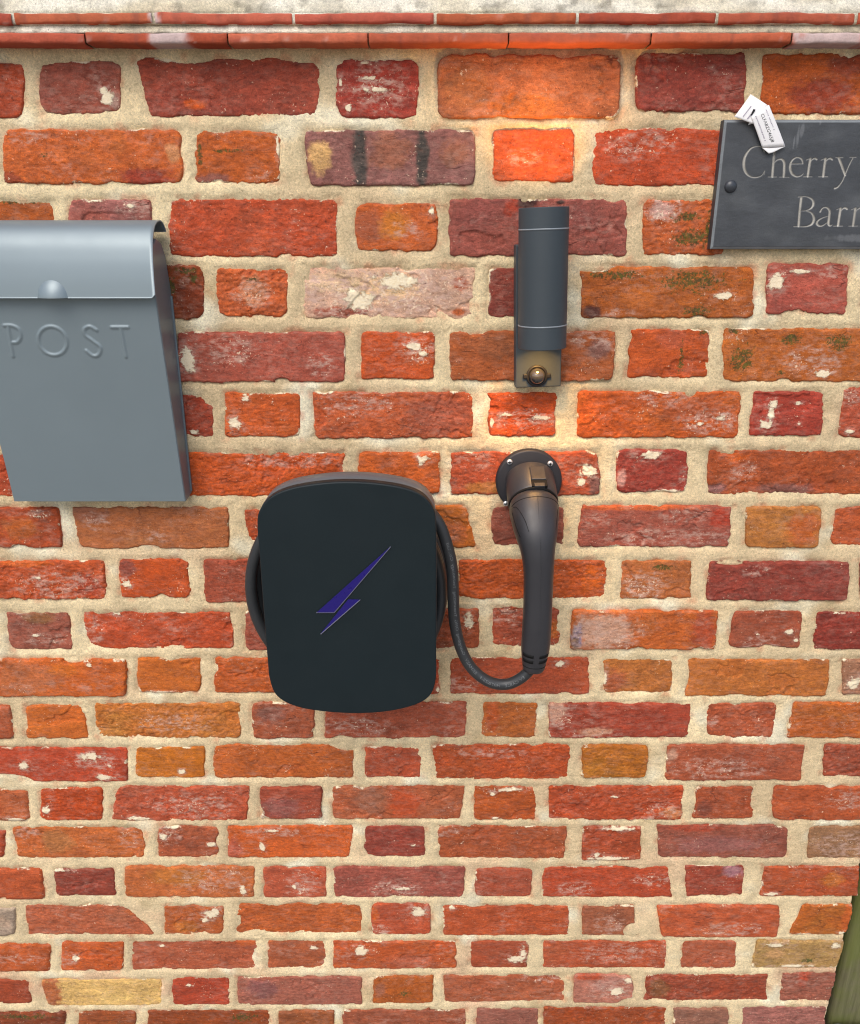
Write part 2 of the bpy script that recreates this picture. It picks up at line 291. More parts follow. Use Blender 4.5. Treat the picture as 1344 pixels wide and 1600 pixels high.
# ------------------------------------------------------------------ the wall: brick table read off the photograph
# (left top, left bottom, right top, right bottom, top, bottom, colour, corner radius mm, patches)
# patch: kind, x, y, rx, ry [, colour]; s mortar smear, m moss, h lime bloom, c colour patch, n bite out of the face
Mr = (150, 68, 60); Dk = (136, 55, 50); Pl = (148, 84, 76); Rd = (180, 70, 46); Sa = (184, 84, 60); Og = (204, 88, 44); Kk = (220, 84, 40)
Bn = (176, 90, 50); Tn = (194, 106, 52); Yl = (224, 180, 118); Gy = (168, 152, 134); Wh = (206, 168, 146); Ov = (172, 134, 86); Xb = (134, 60, 34)
def q(x0, x1, y0, y1, c, *pt, r=5, xb=None):
    xl, xr = (x0, x1) if xb is None else xb
    return (x0, xl, x1, xr, y0, y1, c, r, pt)
S, MO, HZ, CC, NN = 's', 'm', 'h', 'c', 'n'
ROWS = [
 [q(-90, 37, 93, 183, Rd, r=9), q(60, 190, 95, 178, (152, 76, 66), (S, 166, 150, 13, 17), (CC, 178, 160, 8, 12, (150, 110, 100)), r=14),
  q(211, 502, 90, 182, (162, 70, 58), (CC, 305, 163, 18, 9, (214, 84, 36)), (NN, 300, 91, 34, 6), r=6, xb=(232, 496)),
  q(525, 655, 92, 184, (168, 60, 54), (S, 532, 128, 4, 9), (S, 545, 168, 7, 8), (S, 570, 98, 8, 4), (S, 590, 140, 26, 5), (S, 575, 122, 16, 4), (HZ, 590, 135, 50, 35), r=12),
  q(684, 968, 86, 184, (180, 98, 68), (CC, 820, 165, 60, 22, (200, 104, 58)), (CC, 730, 140, 40, 35, (176, 100, 66)), r=5),  # orange patch low on this brick paints in the wall light's glow
  q(994, 1169, 83, 174, (150, 64, 58), r=5, xb=(995, 1163)),
  q(1193, 1480, 84, 178, (192, 84, 40), (CC, 1285, 150, 55, 28, (152, 58, 40)), (CC, 1330, 100, 40, 22, (160, 66, 44)), r=5, xb=(1187, 1480))],
 [q(5, 284, 202, 287, (206, 94, 50), (CC, 271, 240, 12, 18, (214, 140, 100)), (CC, 226, 277, 44, 16, (160, 58, 44)), (HZ, 45, 215, 32, 10), (MO, 70, 243, 8, 6), (CC, 15, 280, 22, 12, (170, 76, 54)), r=8),
  q(305, 437, 204, 286, (194, 88, 42), (S, 434, 230, 4, 28), (MO, 312, 240, 6, 22), (MO, 360, 235, 40, 4), (CC, 330, 280, 30, 10, (150, 90, 80)), r=6),
  q(475, 742, 203, 290, (140, 92, 88), (CC, 562, 246, 12, 60, (70, 66, 62)), (CC, 660, 246, 11, 60, (66, 62, 58)), (CC, 500, 246, 19, 28, (226, 176, 122)), (CC, 610, 236, 36, 30, (156, 96, 80)), (CC, 710, 240, 28, 22, (160, 100, 84)), r=5, xb=(484, 742)),
  q(770, 897, 202, 284, (212, 82, 46), (HZ, 820, 246, 30, 14), (CC, 790, 265, 18, 16, (200, 84, 54)), r=6),
  q(926, 1205, 200, 290, (196, 72, 44), (HZ, 1000, 225, 50, 22), r=6)],
 [q(-195, 84, 314, 396, (180, 84, 40), (MO, 30, 316, 50, 5), r=10), q(108, 237, 312, 396, (160, 90, 84), (S, 205, 322, 10, 5), (HZ, 210, 325, 28, 16), r=5),
  q(264, 527, 311, 401, (194, 74, 48), r=6), q(555, 684, 318, 392, (200, 90, 48), (CC, 575, 355, 28, 26, (176, 88, 62)), (CC, 615, 350, 26, 26, (216, 116, 52)), (S, 675, 330, 6, 8), (HZ, 640, 360, 24, 14), r=9),
  q(702, 980, 311, 400, (154, 82, 76), (CC, 820, 318, 22, 10, (60, 28, 26)), (CC, 876, 316, 7, 4, (50, 26, 24)), (CC, 800, 325, 13, 14, (182, 64, 48)), (NN, 820, 312, 6, 4), r=4),
  q(1005, 1132, 312, 398, (198, 90, 50), (HZ, 1036, 328, 30, 22), (HZ, 1036, 328, 30, 22), (CC, 1034, 328, 20, 15, (206, 160, 150)), (MO, 1082, 372, 38, 20), (MO, 1070, 340, 30, 10), (MO, 1112, 355, 14, 40), r=6), q(1155, 1430, 312, 384, Rd)],
 [q(-85, 168, 417, 498, Rd), q(190, 318, 416, 499, (146, 64, 34), (MO, 285, 422, 28, 7), (MO, 302, 435, 12, 10), (MO, 268, 450, 8, 26), (CC, 300, 470, 30, 30, (128, 52, 30)), r=8),
  q(336, 453, 420, 495, (200, 90, 54), (CC, 395, 455, 25, 25, (208, 130, 100)), (HZ, 395, 460, 30, 24), (MO, 392, 436, 14, 5), r=5),
  q(475, 742, 418, 498, Wh, (CC, 600, 450, 60, 25, (226, 190, 150)), (CC, 525, 440, 45, 20, (222, 192, 160)), (CC, 720, 443, 14, 12, (178, 88, 66)), (CC, 715, 488, 14, 7, (196, 96, 60)), (CC, 530, 488, 45, 10, (170, 90, 76)), (S, 560, 470, 30, 20), (S, 620, 440, 50, 18), (HZ, 600, 455, 140, 40), (HZ, 600, 455, 140, 40), r=5),
  q(764, 886, 420, 497, (138, 62, 56), r=6),
  q(908, 1178, 417, 497, (182, 90, 42), (NN, 925, 418, 34, 6), (MO, 1085, 440, 70, 22), (MO, 1090, 486, 28, 12), (MO, 960, 430, 60, 9), (S, 1130, 462, 20, 8), (CC, 925, 487, 18, 10, (96, 52, 46)), (HZ, 970, 490, 30, 8), (CC, 1000, 465, 30, 20, (196, 100, 50)), r=6),
  q(1199, 1328, 412, 490, (178, 84, 76), (S, 1214, 438, 15, 20), (S, 1245, 424, 20, 5), (HZ, 1300, 425, 26, 12), r=5, xb=(1198, 1321)), q(1350, 1480, 412, 490, Mr)],
 [q(-165, 130, 518, 597, Mr), q(277, 540, 519, 597, (168, 80, 70), (S, 292, 562, 15, 24), (HZ, 360, 545, 40, 25), (HZ, 500, 570, 20, 20), (NN, 440, 596, 12, 5), r=6),
  q(564, 680, 518, 592, (204, 80, 42), (S, 650, 541, 17, 7), (S, 662, 552, 10, 6), (HZ, 650, 545, 35, 20), r=5),
  q(702, 963, 518, 595, (172, 86, 52), (CC, 936, 544, 20, 16, (136, 92, 84)), (HZ, 925, 530, 35, 12), (CC, 780, 540, 50, 20, (160, 88, 60)), r=7, xb=(705, 956)),
  q(986, 1110, 515, 590, (196, 80, 40), (MO, 1100, 519, 12, 6), (MO, 1065, 560, 6, 34), (CC, 1050, 530, 26, 18, (186, 84, 60)), r=4, xb=(980, 1106)),
  q(1131, 1410, 513, 596, (184, 92, 44), (MO, 1240, 530, 22, 12), (MO, 1160, 560, 24, 30), (MO, 1148, 516, 14, 6), (MO, 1310, 535, 30, 18), (S, 1285, 585, 18, 7), (HZ, 1270, 565, 45, 22), (MO, 1220, 582, 10, 6), r=6, xb=(1128, 1410))],
 [q(-40, 205, 613, 684, Rd), q(228, 334, 616, 683, (168, 64, 48), (NN, 333, 617, 15, 17), (S, 302, 676, 9, 5), r=6),
  q(351, 468, 614, 683, (206, 86, 44), (S, 366, 660, 14, 13), (S, 384, 622, 7, 9), r=5), q(488, 740, 613, 685, (194, 86, 54), (CC, 690, 650, 60, 35, (172, 84, 66)), (HZ, 560, 630, 60, 20), r=5, xb=(492, 738)),
  q(762, 870, 614, 682, (214, 78, 36), (S, 845, 652, 24, 5), (S, 790, 648, 14, 4), (S, 768, 660, 4, 14), (HZ, 820, 655, 50, 16), r=4, xb=(764, 867)),
  q(904, 1158, 612, 684, (206, 86, 40), (HZ, 1040, 620, 40, 16), (HZ, 1110, 658, 50, 18), (S, 1125, 653, 10, 6), (S, 1093, 661, 8, 4), (NN, 1080, 612, 9, 9), (CC, 1080, 640, 70, 20, (188, 86, 54)), r=6, xb=(900, 1152)),
  q(1178, 1288, 612, 681, (168, 60, 52), (S, 1208, 632, 10, 9), (S, 1206, 648, 8, 12), (S, 1198, 664, 13, 8), (S, 1247, 630, 8, 4), (S, 1248, 662, 3, 3), r=4, xb=(1171, 1284)),
  q(1320, 1450, 606, 684, (178, 76, 58), (S, 1328, 674, 9, 5), (HZ, 1330, 620, 20, 14), xb=(1310, 1450))],
 [q(-110, 142, 708, 776, Rd), q(160, 268, 708, 776, Bn), q(288, 538, 708, 776, (212, 84, 40), (HZ, 450, 720, 80, 12), r=5),
  q(559, 686, 707, 770, (208, 92, 46), (S, 662, 716, 13, 7), (S, 657, 722, 5, 7), r=4), q(704, 938, 706, 773, (184, 76, 52), (S, 918, 735, 19, 13), (S, 908, 752, 10, 8), (CC, 930, 757, 12, 16, (130, 84, 78)), (HZ, 740, 720, 30, 14), (CC, 760, 762, 40, 10, (186, 110, 62)), r=5),
  q(963, 1080, 703, 769, (158, 58, 52), (S, 1014, 710, 26, 9), (S, 1040, 767, 24, 3), (CC, 971, 747, 8, 13, (206, 150, 140)), (HZ, 1067, 745, 7, 16), r=6, xb=(964, 1072)),
  q(1107, 1400, 704, 773, (174, 78, 46), (CC, 1155, 716, 22, 8, (220, 92, 40)), (HZ, 1165, 740, 20, 16), (CC, 1230, 765, 50, 10, (140, 84, 76)), (CC, 1120, 765, 18, 8, (150, 100, 96)), r=5)],
 [q(-140, 90, 793, 855, (174, 70, 42), (HZ, 60, 803, 20, 8), (S, 60, 806, 8, 3), (CC, 30, 825, 30, 20, (186, 88, 44)), r=6, xb=(-140, 100)), q(111, 356, 793, 857, (178, 100, 66), (HZ, 150, 815, 24, 14), (HZ, 245, 838, 16, 10), (NN, 232, 857, 18, 5), (CC, 140, 805, 30, 14, (160, 96, 76)), r=5, xb=(125, 358)),
  q(378, 492, 797, 848, (190, 74, 42), xb=(390, 492)), q(512, 727, 790, 856, (184, 96, 42), (CC, 700, 835, 30, 20, (172, 92, 60)), xb=(512, 744), r=4),
  q(768, 881, 793, 854, (142, 74, 64), r=5), q(909, 1144, 790, 855, (160, 82, 72), (HZ, 930, 812, 24, 12), (HZ, 1060, 840, 110, 14), (CC, 1128, 808, 20, 16, (186, 60, 44)), (CC, 1000, 793, 90, 5, (216, 96, 60)), (HZ, 1070, 805, 40, 12), r=5, xb=(901, 1140)),
  q(1165, 1284, 792, 855, (186, 112, 62), (CC, 1255, 825, 28, 26, (194, 92, 46)), r=6, xb=(1166, 1279)), q(1308, 1420, 793, 853, (190, 84, 52), xb=(1298, 1420))],
 [q(-80, 163, 877, 936, (198, 80, 46), (HZ, 90, 915, 70, 20), (S, 60, 902, 8, 3), (CC, 40, 880, 40, 6, (224, 96, 44)), (CC, 140, 915, 24, 20, (180, 70, 50)), r=6, xb=(-80, 166)), q(185, 294, 874, 934, (202, 78, 36), (CC, 198, 888, 14, 14, (150, 72, 62)), (S, 198, 912, 8, 9), r=5, xb=(190, 297)),
  q(318, 552, 875, 941, (164, 74, 58), r=4, xb=(321, 552)), q(570, 682, 876, 938, Rd), q(717, 948, 875, 936, (202, 84, 40), (CC, 925, 905, 18, 22, (222, 94, 36)), r=7),
  q(970, 1081, 876, 936, (186, 102, 62), (HZ, 1005, 915, 40, 22), (HZ, 1005, 915, 30, 16), (MO, 1040, 887, 26, 6), r=4), q(1109, 1328, 878, 938, (144, 60, 54), (NN, 1140, 880, 24, 4), (HZ, 1180, 892, 20, 10), r=4, xb=(1103, 1323)), q(1345, 1450, 878, 938, Mr)],
 [q(7, 105, 958, 1016, (154, 84, 72), (CC, 60, 965, 26, 10, (142, 90, 60)), (S, 55, 993, 8, 3), (HZ, 70, 1000, 30, 10), r=4, xb=(15, 116)), q(128, 361, 957, 1014, (192, 74, 46), (HZ, 145, 985, 16, 24), (S, 180, 960, 12, 4), r=4, xb=(137, 365)),
  q(384, 490, 955, 1017, (158, 76, 64)), q(522, 749, 951, 1012, (170, 80, 56), (S, 732, 970, 10, 15), r=5), q(769, 875, 951, 1010, (168, 74, 56), (HZ, 790, 965, 24, 14), (CC, 866, 985, 10, 16, (204, 100, 48)), r=7),
  q(894, 1122, 954, 1014, (196, 92, 46), (CC, 942, 985, 50, 30, (196, 150, 128)), (HZ, 945, 985, 50, 28), (HZ, 980, 1000, 20, 14), (CC, 900, 995, 10, 22, (140, 110, 90)), (CC, 1100, 985, 22, 30, (180, 74, 50)), (CC, 945, 952, 44, 6, (228, 120, 76)), r=4, xb=(892, 1117)),
  q(1148, 1255, 955, 1012, (158, 74, 56), (S, 1233, 987, 9, 5), (S, 1183, 991, 4, 3), (S, 1244, 1000, 4, 4), (HZ, 1190, 1005, 30, 12), r=6, xb=(1137, 1249)), q(1277, 1480, 957, 1015, (142, 50, 44), r=4, xb=(1271, 1480))],
 [q(-110, 198, 1030, 1087, (208, 94, 44), (CC, 40, 1060, 60, 28, (196, 104, 68)), (NN, 115, 1031, 18, 6), (S, 141, 1037, 5, 4), (CC, 100, 1045, 26, 10, (222, 106, 44)), r=5), q(215, 313, 1029, 1083, (204, 100, 46), (S, 255, 1081, 30, 2), r=4),
  q(335, 558, 1028, 1083, (194, 86, 42), r=4), q(575, 687, 1030, 1085, Rd, (S, 684, 1075, 4, 8)), q(703, 921, 1028, 1085, (178, 76, 54), (S, 875, 1037, 11, 6), (HZ, 720, 1070, 30, 12), (CC, 900, 1050, 30, 30, (186, 80, 54)), r=4),
  q(944, 1052, 1031, 1083, (188, 106, 58), (S, 946, 1060, 5, 16), (CC, 960, 1065, 20, 20, (178, 90, 62)), r=5), q(1077, 1298, 1031, 1088, (192, 106, 56), (NN, 1150, 1090, 20, 5), r=4, xb=(1071, 1292)), q(1316, 1430, 1030, 1085, (160, 112, 90), (S, 1335, 1068, 14, 14))],
 [q(-100, 16, 1102, 1155, (182, 86, 58), xb=(-100, 24), r=6), q(40, 128, 1102, 1154, (208, 100, 46), r=6, xb=(42, 140)), q(146, 375, 1099, 1154, (204, 112, 56), (HZ, 270, 1130, 60, 14), r=4, xb=(150, 374)),
  q(395, 491, 1098, 1153, (166, 82, 60), (CC, 425, 1115, 24, 14, (140, 84, 74)), r=5), q(509, 729, 1098, 1153, (170, 80, 62), (HZ, 560, 1135, 50, 16), r=4, xb=(507, 729)), q(754, 841, 1099, 1153, (188, 96, 50), (CC, 770, 1120, 12, 24, (196, 84, 42)), r=4, xb=(751, 836)),
  q(858, 1080, 1099, 1153, (164, 64, 50), (CC, 870, 1110, 14, 20, (200, 150, 130)), (HZ, 875, 1115, 22, 26), (CC, 930, 1143, 30, 7, (196, 140, 116)), (HZ, 925, 1146, 40, 8), r=4, xb=(858, 1075)), q(1106, 1214, 1099, 1153, (174, 80, 56), (HZ, 1115, 1128, 10, 8), r=4, xb=(1104, 1207)), q(1241, 1450, 1098, 1153, (190, 90, 42), r=4, xb=(1231, 1450))],
 [q(-30, 198, 1169, 1221, (190, 68, 46), (S, 38, 1196, 13, 8), (S, 140, 1182, 22, 7), (S, 165, 1214, 18, 6), (S, 172, 1196, 4, 3), (HZ, 150, 1190, 40, 14), (NN, 8, 1224, 46, 14), r=4), q(213, 320, 1168, 1215, (204, 106, 36), (S, 284, 1206, 7, 5), r=6),
  q(334, 552, 1165, 1216, (194, 92, 46), (NN, 556, 1163, 44, 11), r=7), q(571, 658, 1168, 1216, (184, 80, 58), r=3), q(675, 891, 1164, 1218, (190, 76, 42), (HZ, 770, 1178, 60, 8), r=6, xb=(682, 888)), q(911, 1013, 1165, 1214, (188, 102, 38), r=6, xb=(908, 1010)),
  q(1043, 1260, 1164, 1219, (168, 80, 58), (CC, 1050, 1180, 10, 12, (186, 140, 120)), (HZ, 1120, 1200, 70, 16), r=4, xb=(1040, 1252)), q(1289, 1480, 1164, 1214, (160, 70, 52), r=5, xb=(1285, 1480))],
 [q(-90, 44, 1235, 1283, (188, 92, 60), (S, 22, 1280, 22, 4), r=5, xb=(-90, 47)), q(63, 160, 1232, 1282, (194, 70, 32), (S, 72, 1266, 8, 7), r=5), q(184, 390, 1229, 1283, (188, 80, 58), (S, 215, 1279, 22, 4), (HZ, 300, 1260, 60, 20), r=6, xb=(172, 386)),
  q(407, 502, 1230, 1279, (162, 70, 54), (CC, 440, 1262, 34, 16, (150, 82, 78)), r=5), q(519, 727, 1229, 1280, (174, 88, 62), (CC, 630, 1255, 30, 26, (196, 78, 48)), (CC, 580, 1250, 30, 24, (160, 96, 76)), r=4, xb=(520, 719)),
  q(741, 837, 1229, 1282, (184, 80, 38), (S, 795, 1234, 28, 5), (S, 770, 1241, 7, 4), (S, 773, 1279, 7, 3), r=4), q(857, 1069, 1229, 1281, (180, 70, 42), (HZ, 1035, 1268, 30, 12), (S, 1000, 1281, 22, 3), (S, 962, 1245, 7, 2), (CC, 1050, 1270, 18, 10, (204, 120, 84)), r=4, xb=(858, 1064)),
  q(1088, 1179, 1230, 1280, (168, 76, 50), (CC, 1100, 1265, 14, 14, (140, 70, 56)), r=5, xb=(1082, 1176)), q(1209, 1450, 1229, 1281, (180, 80, 50), (HZ, 1320, 1250, 30, 14), xb=(1206, 1450), r=4)],
 [q(-110, 7, 1298, 1340, Rd), q(17, 227, 1293, 1341, (204, 102, 58), (CC, 90, 1315, 26, 20, (184, 112, 72)), (HZ, 40, 1300, 20, 12), (HZ, 205, 1310, 20, 18), r=6, xb=(27, 225)), q(247, 341, 1292, 1340, (172, 84, 60), (S, 255, 1307, 8, 6), (S, 330, 1320, 9, 4), (S, 265, 1293, 18, 3), (HZ, 265, 1305, 20, 14), r=5),
  q(356, 552, 1291, 1340, (214, 92, 46), (S, 410, 1322, 6, 11), (S, 425, 1298, 14, 3), (CC, 365, 1325, 14, 16, (190, 90, 74)), (HZ, 420, 1300, 50, 8), r=5, xb=(356, 545)), q(570, 664, 1291, 1339, (152, 62, 54), (S, 646, 1322, 7, 3), r=5),
  q(683, 888, 1291, 1342, (170, 80, 52), (HZ, 700, 1300, 20, 10), r=4, xb=(686, 881)), q(910, 1002, 1292, 1343, (170, 70, 46), (S, 950, 1340, 40, 4), (S, 965, 1294, 32, 4), (S, 932, 1334, 6, 5), r=2),
  q(1027, 1233, 1290, 1340, (150, 80, 68), (CC, 1120, 1320, 70, 14, (150, 92, 88)), (CC, 1090, 1294, 50, 6, (170, 70, 54)), r=5, xb=(1030, 1228)), q(1265, 1460, 1292, 1341, (150, 108, 80), (HZ, 1320, 1320, 50, 20), r=3, xb=(1262, 1460))],
 [q(-140, 65, 1358, 1406, (188, 82, 52), r=5, xb=(-140, 70)), q(84, 177, 1358, 1401, (144, 60, 50), (S, 95, 1360, 20, 3), r=5, xb=(87, 181)), q(195, 397, 1354, 1402, (198, 102, 62), (S, 380, 1391, 7, 8), (HZ, 330, 1375, 60, 18), (CC, 280, 1370, 50, 14, (200, 112, 58)), r=5),
  q(411, 510, 1355, 1403, (190, 86, 66), (HZ, 475, 1380, 26, 20), (HZ, 465, 1390, 20, 12), (S, 460, 1386, 5, 4), (CC, 492, 1368, 14, 10, (206, 76, 40)), r=4), q(522, 726, 1355, 1402, (158, 80, 72), (S, 628, 1388, 18, 3), (HZ, 620, 1390, 40, 12), r=4),
  q(743, 831, 1357, 1401, (170, 76, 58), r=8), q(848, 1045, 1355, 1402, (186, 70, 46), (HZ, 900, 1390, 30, 12), (HZ, 1020, 1375, 30, 10), r=4, xb=(848, 1050)), q(1071, 1165, 1353, 1400, (160, 64, 50), (CC, 1145, 1362, 16, 10, (160, 110, 120)), r=4, xb=(1073, 1160)), q(1193, 1343, 1354, 1400, (180, 76, 46), (S, 1205, 1396, 14, 3), (CC, 1300, 1375, 18, 12, (200, 104, 50)), r=3, xb=(1187, 1340))],
 [q(-60, 24, 1418, 1463, Gy, r=4), q(37, 195, 1415, 1461, (182, 92, 68), (CC, 210, 1425, 20, 6, (206, 100, 64)), r=3, xb=(45, 242)), q(255, 351, 1416, 1461, (184, 88, 48), (S, 330, 1428, 16, 10), (S, 320, 1438, 9, 6), (CC, 290, 1450, 20, 10, (196, 104, 46)), r=5, xb=(257, 347)),
  q(368, 565, 1413, 1460, (190, 88, 48), (NN, 400, 1462, 22, 5), r=6), q(580, 673, 1413, 1460, (190, 80, 56), (S, 655, 1424, 17, 10), (CC, 586, 1430, 6, 14, (222, 92, 40)), (HZ, 595, 1452, 14, 8), r=7), q(693, 889, 1416, 1462, (188, 80, 50), (S, 708, 1419, 8, 4), (NN, 745, 1415, 16, 4), r=3),
  q(910, 992, 1416, 1461, (168, 94, 70), (HZ, 950, 1445, 30, 16), (NN, 990, 1455, 16, 12), r=3), q(1027, 1221, 1415, 1463, (194, 86, 58), (CC, 1035, 1425, 14, 12, (222, 92, 50)), (HZ, 1140, 1450, 50, 10), r=6, xb=(1034, 1215)), q(1255, 1334, 1414, 1460, (186, 92, 40), (S, 1258, 1459, 14, 3), (S, 1316, 1457, 10, 3), (CC, 1326, 1430, 10, 26, (214, 96, 46)), r=3, xb=(1233, 1323))],
 [q(-120, 79, 1475, 1519, (194, 86, 46), (HZ, 30, 1498, 40, 8), r=5), q(96, 192, 1473, 1517, (200, 86, 44), (S, 118, 1497, 9, 6), (HZ, 105, 1500, 14, 14), r=4), q(206, 401, 1471, 1517, (176, 86, 64), (S, 253, 1480, 6, 3), (CC, 385, 1476, 16, 5, (212, 96, 56)), r=3), q(416, 509, 1471, 1515, (174, 88, 62), (S, 490, 1483, 10, 4), r=5),
  q(521, 713, 1471, 1513, (192, 82, 46), (S, 563, 1485, 15, 9), (CC, 640, 1502, 40, 10, (178, 90, 70)), r=4), q(736, 826, 1471, 1512, (168, 74, 52), (S, 808, 1498, 18, 7), (S, 818, 1486, 7, 12), r=3, xb=(736, 824)), q(849, 1041, 1471, 1513, (184, 80, 54), (HZ, 960, 1490, 60, 14), r=3), q(1067, 1151, 1471, 1513, (174, 86, 64), r=5, xb=(1064, 1150)),
  q(1183, 1320, 1470, 1511, Ov, (S, 1215, 1476, 20, 4), (S, 1305, 1476, 10, 7), (S, 1240, 1508, 34, 3), (CC, 1210, 1490, 16, 8, (196, 150, 106)), (MO, 1265, 1500, 16, 4), r=4, xb=(1175, 1309))],
 [q(-160, 45, 1532, 1570, (166, 70, 48), r=6, xb=(-160, 50)), q(62, 253, 1531, 1572, Yl, (CC, 78, 1550, 18, 30, (182, 98, 64)), r=7, xb=(75, 251)), q(269, 358, 1529, 1571, (176, 64, 46), (S, 295, 1540, 6, 3), r=4), q(372, 565, 1527, 1570, (160, 92, 80), (CC, 410, 1545, 26, 14, (142, 88, 86)), r=3), q(583, 677, 1526, 1567, (180, 86, 38), (MO, 632, 1552, 12, 7), (CC, 595, 1545, 10, 10, (164, 96, 74)), r=3),
  q(694, 885, 1525, 1566, (172, 88, 64), (HZ, 850, 1530, 40, 8), r=3, xb=(694, 881)), q(897, 990, 1523, 1567, (182, 114, 100), (HZ, 950, 1545, 30, 16), (S, 965, 1548, 16, 8), (S, 982, 1530, 8, 6), (CC, 920, 1526, 22, 5, (200, 84, 60)), (NN, 985, 1570, 20, 10), r=4), q(1011, 1201, 1524, 1563, (154, 66, 48), (CC, 1030, 1545, 18, 16, (140, 84, 56)), r=3, xb=(1005, 1198)), q(1223, 1308, 1521, 1564, (150, 86, 74), (CC, 1255, 1530, 10, 12, (180, 74, 58)), r=3, xb=(1220, 1297))],
 [q(-110, 103, 1581, 1622, (136, 60, 34), (MO, 40, 1588, 60, 5), r=4), q(123, 213, 1581, 1622, (160, 76, 42), r=4), q(229, 420, 1580, 1622, (150, 66, 32), (MO, 380, 1590, 26, 9), r=3), q(435, 521, 1580, 1622, (156, 84, 54), r=3), q(536, 728, 1578, 1620, (160, 82, 62), r=3), q(745, 841, 1577, 1619, (150, 90, 80), r=3), q(849, 1041, 1575, 1617, (160, 68, 34), r=3), q(1053, 1138, 1576, 1617, (146, 98, 84), r=3), q(1161, 1294, 1575, 1617, (156, 98, 92), r=3, xb=(1159, 1291))],
 [q(-30, 62, 1634, 1674, Rd), q(80, 262, 1634, 1674, Bn), q(280, 370, 1634, 1674, Mr), q(388, 572, 1633, 1673, Sa), q(590, 682, 1632, 1672, Rd), q(700, 884, 1631, 1671, Bn), q(902, 990, 1630, 1670, Mr), q(1008, 1195, 1629, 1669, Rd), q(1212, 1284, 1629, 1669, Pl)],
]
X_END, X_LEFT = 0.676, -0.98
wall = thing('brick_wall', 'old red and orange brick wall with thick cream mortar and a tiled coping', 'wall', (-0.15, 0.11, 0))
def alb(c):                 # photograph colour to albedo: the warm bounce between the bricks is taken out again
    L = lin(c); sat = (L.max() - L.min()) / max(L.max(), 1e-4)
    return L * np.array((0.86 * (1 - 0.05 * sat ** 4 - 0.22 * L[0] * sat ** 4), 0.79 + 0.06 * sat ** 4, 0.75 - 0.25 * sat ** 4))
rng = np.random.default_rng(7)
bricks = []                 # (quad corners in wall metres, colour, radius, patches in wall metres, edge flag)
for ri, row in enumerate(ROWS):
    out = []
    for (x0t, x0b, x1t, x1b, yt, yb, c, r, pt) in row:
        Pq = [P(x0t, yt), P(x1t, yt), P(x1b, yb), P(x0b, yb)]
        quad = np.array([[p[0], p[2]] for p in Pq])
        quad[:, 0] = np.minimum(quad[:, 0], X_END + 0.004)
        # rows tilt a hair in the photograph's top courses: keep each brick level with its neighbours
        pts = []
        for k in pt:
            a = P(k[1], k[2]); sx, sz = px(k[1], k[2]); pts.append((k[0], a[0], a[2], k[3] * sx, k[4] * sz, k[5] if len(k) > 5 else None))
        out.append([quad, c, r * 0.001, pts])
    out.sort(key=lambda b: b[0][0, 0])
    zt = np.mean([b[0][:2, 1].mean() for b in out]); zb = np.mean([b[0][2:, 1].mean() for b in out])
    pal = [Mr, Rd, Og, Bn, Sa, Pl, Rd, Og]
    def auto(xa, xb_):
        c = np.clip(np.array(pal[rng.integers(len(pal))]) + rng.normal(0, 8, 3), 20, 240)
        return [np.array([[xa, zt], [xb_, zt], [xb_, zb], [xa, zb]]) + rng.normal(0, 0.0015, (4, 2)), tuple(c), 0.005, []]
    while out[0][0][:, 0].min() > X_LEFT + 0.04:            # carry the bond on to the left of the frame
        xl = out[0][0][:, 0].min() - 0.016; w = out[0][0][1, 0] - out[0][0][0, 0]
        nw = 0.105 if w > 0.15 else 0.213
        out.insert(0, auto(max(xl - nw, X_LEFT), xl))
    while out[-1][0][:, 0].max() < X_END - 0.03:            # and on to the corner at the right
        xr = out[-1][0][:, 0].max() + 0.016; w = out[-1][0][1, 0] - out[-1][0][0, 0]
        nw = 0.105 if w > 0.15 else 0.213
        xe = min(xr + nw, X_END); 
        if X_END - xe < 0.05: xe = X_END
        if xe - xr < 0.03: break
        out.append(auto(xr, xe))
    bricks += out

# mortar grid (filled while the bricks are made)
MS = 0.0021
gx = np.arange(X_LEFT - 0.02, X_END - 0.006, MS); gz = np.arange(0.0, H + 0.205, MS)
GX, GZ = np.meshgrid(gx, gz)
GD = np.full(GX.shape, 1.0)
def quad_sdf(qd, x, z, k):
    """signed distance to a convex quad with rounded corners (negative inside)"""
    ds = []
    for i in range(4):
        a = qd[i]; b = qd[(i + 1) % 4]; e = b - a; e = e / np.linalg.norm(e); n = np.array([-e[1], e[0]])
        ds.append((x - a[0]) * n[0] + (z - a[1]) * n[1])
    ds = np.stack(ds); m = ds.max(0)
    return m + np.log(np.exp((ds - m) / k).sum(0)) * k
def brick_field(bi, x, z):
    qd, c, r, pts = bricks[bi]
    d = quad_sdf(qd, x, z, max(r * 0.48, 0.0012))
    sd_ = 100 + bi * 7
    d = d + 0.0026 * fbm(x * 45, z * 45, sd_, 2) + 0.0017 * fbm(x * 150, z * 150, sd_ + 3, 4) * (0.4 + 0.9 * sstep(-0.3, 0.3, noise(x * 18, z * 18, sd_ + 4)))
    ch = noise(x * 26, z * 26, sd_ + 5)                       # the odd spalled bite out of the arris
    d = d + 0.0035 * sstep(0.35, 0.75, ch)
    for (k, cx, cz, rx, rz, cc) in pts:
        if k == 'n':
            e = np.hypot((x - cx) / rx, (z - cz) / rz); d = np.maximum(d, (1 - e) * min(rx, rz))
    return d
BS = 0.0013
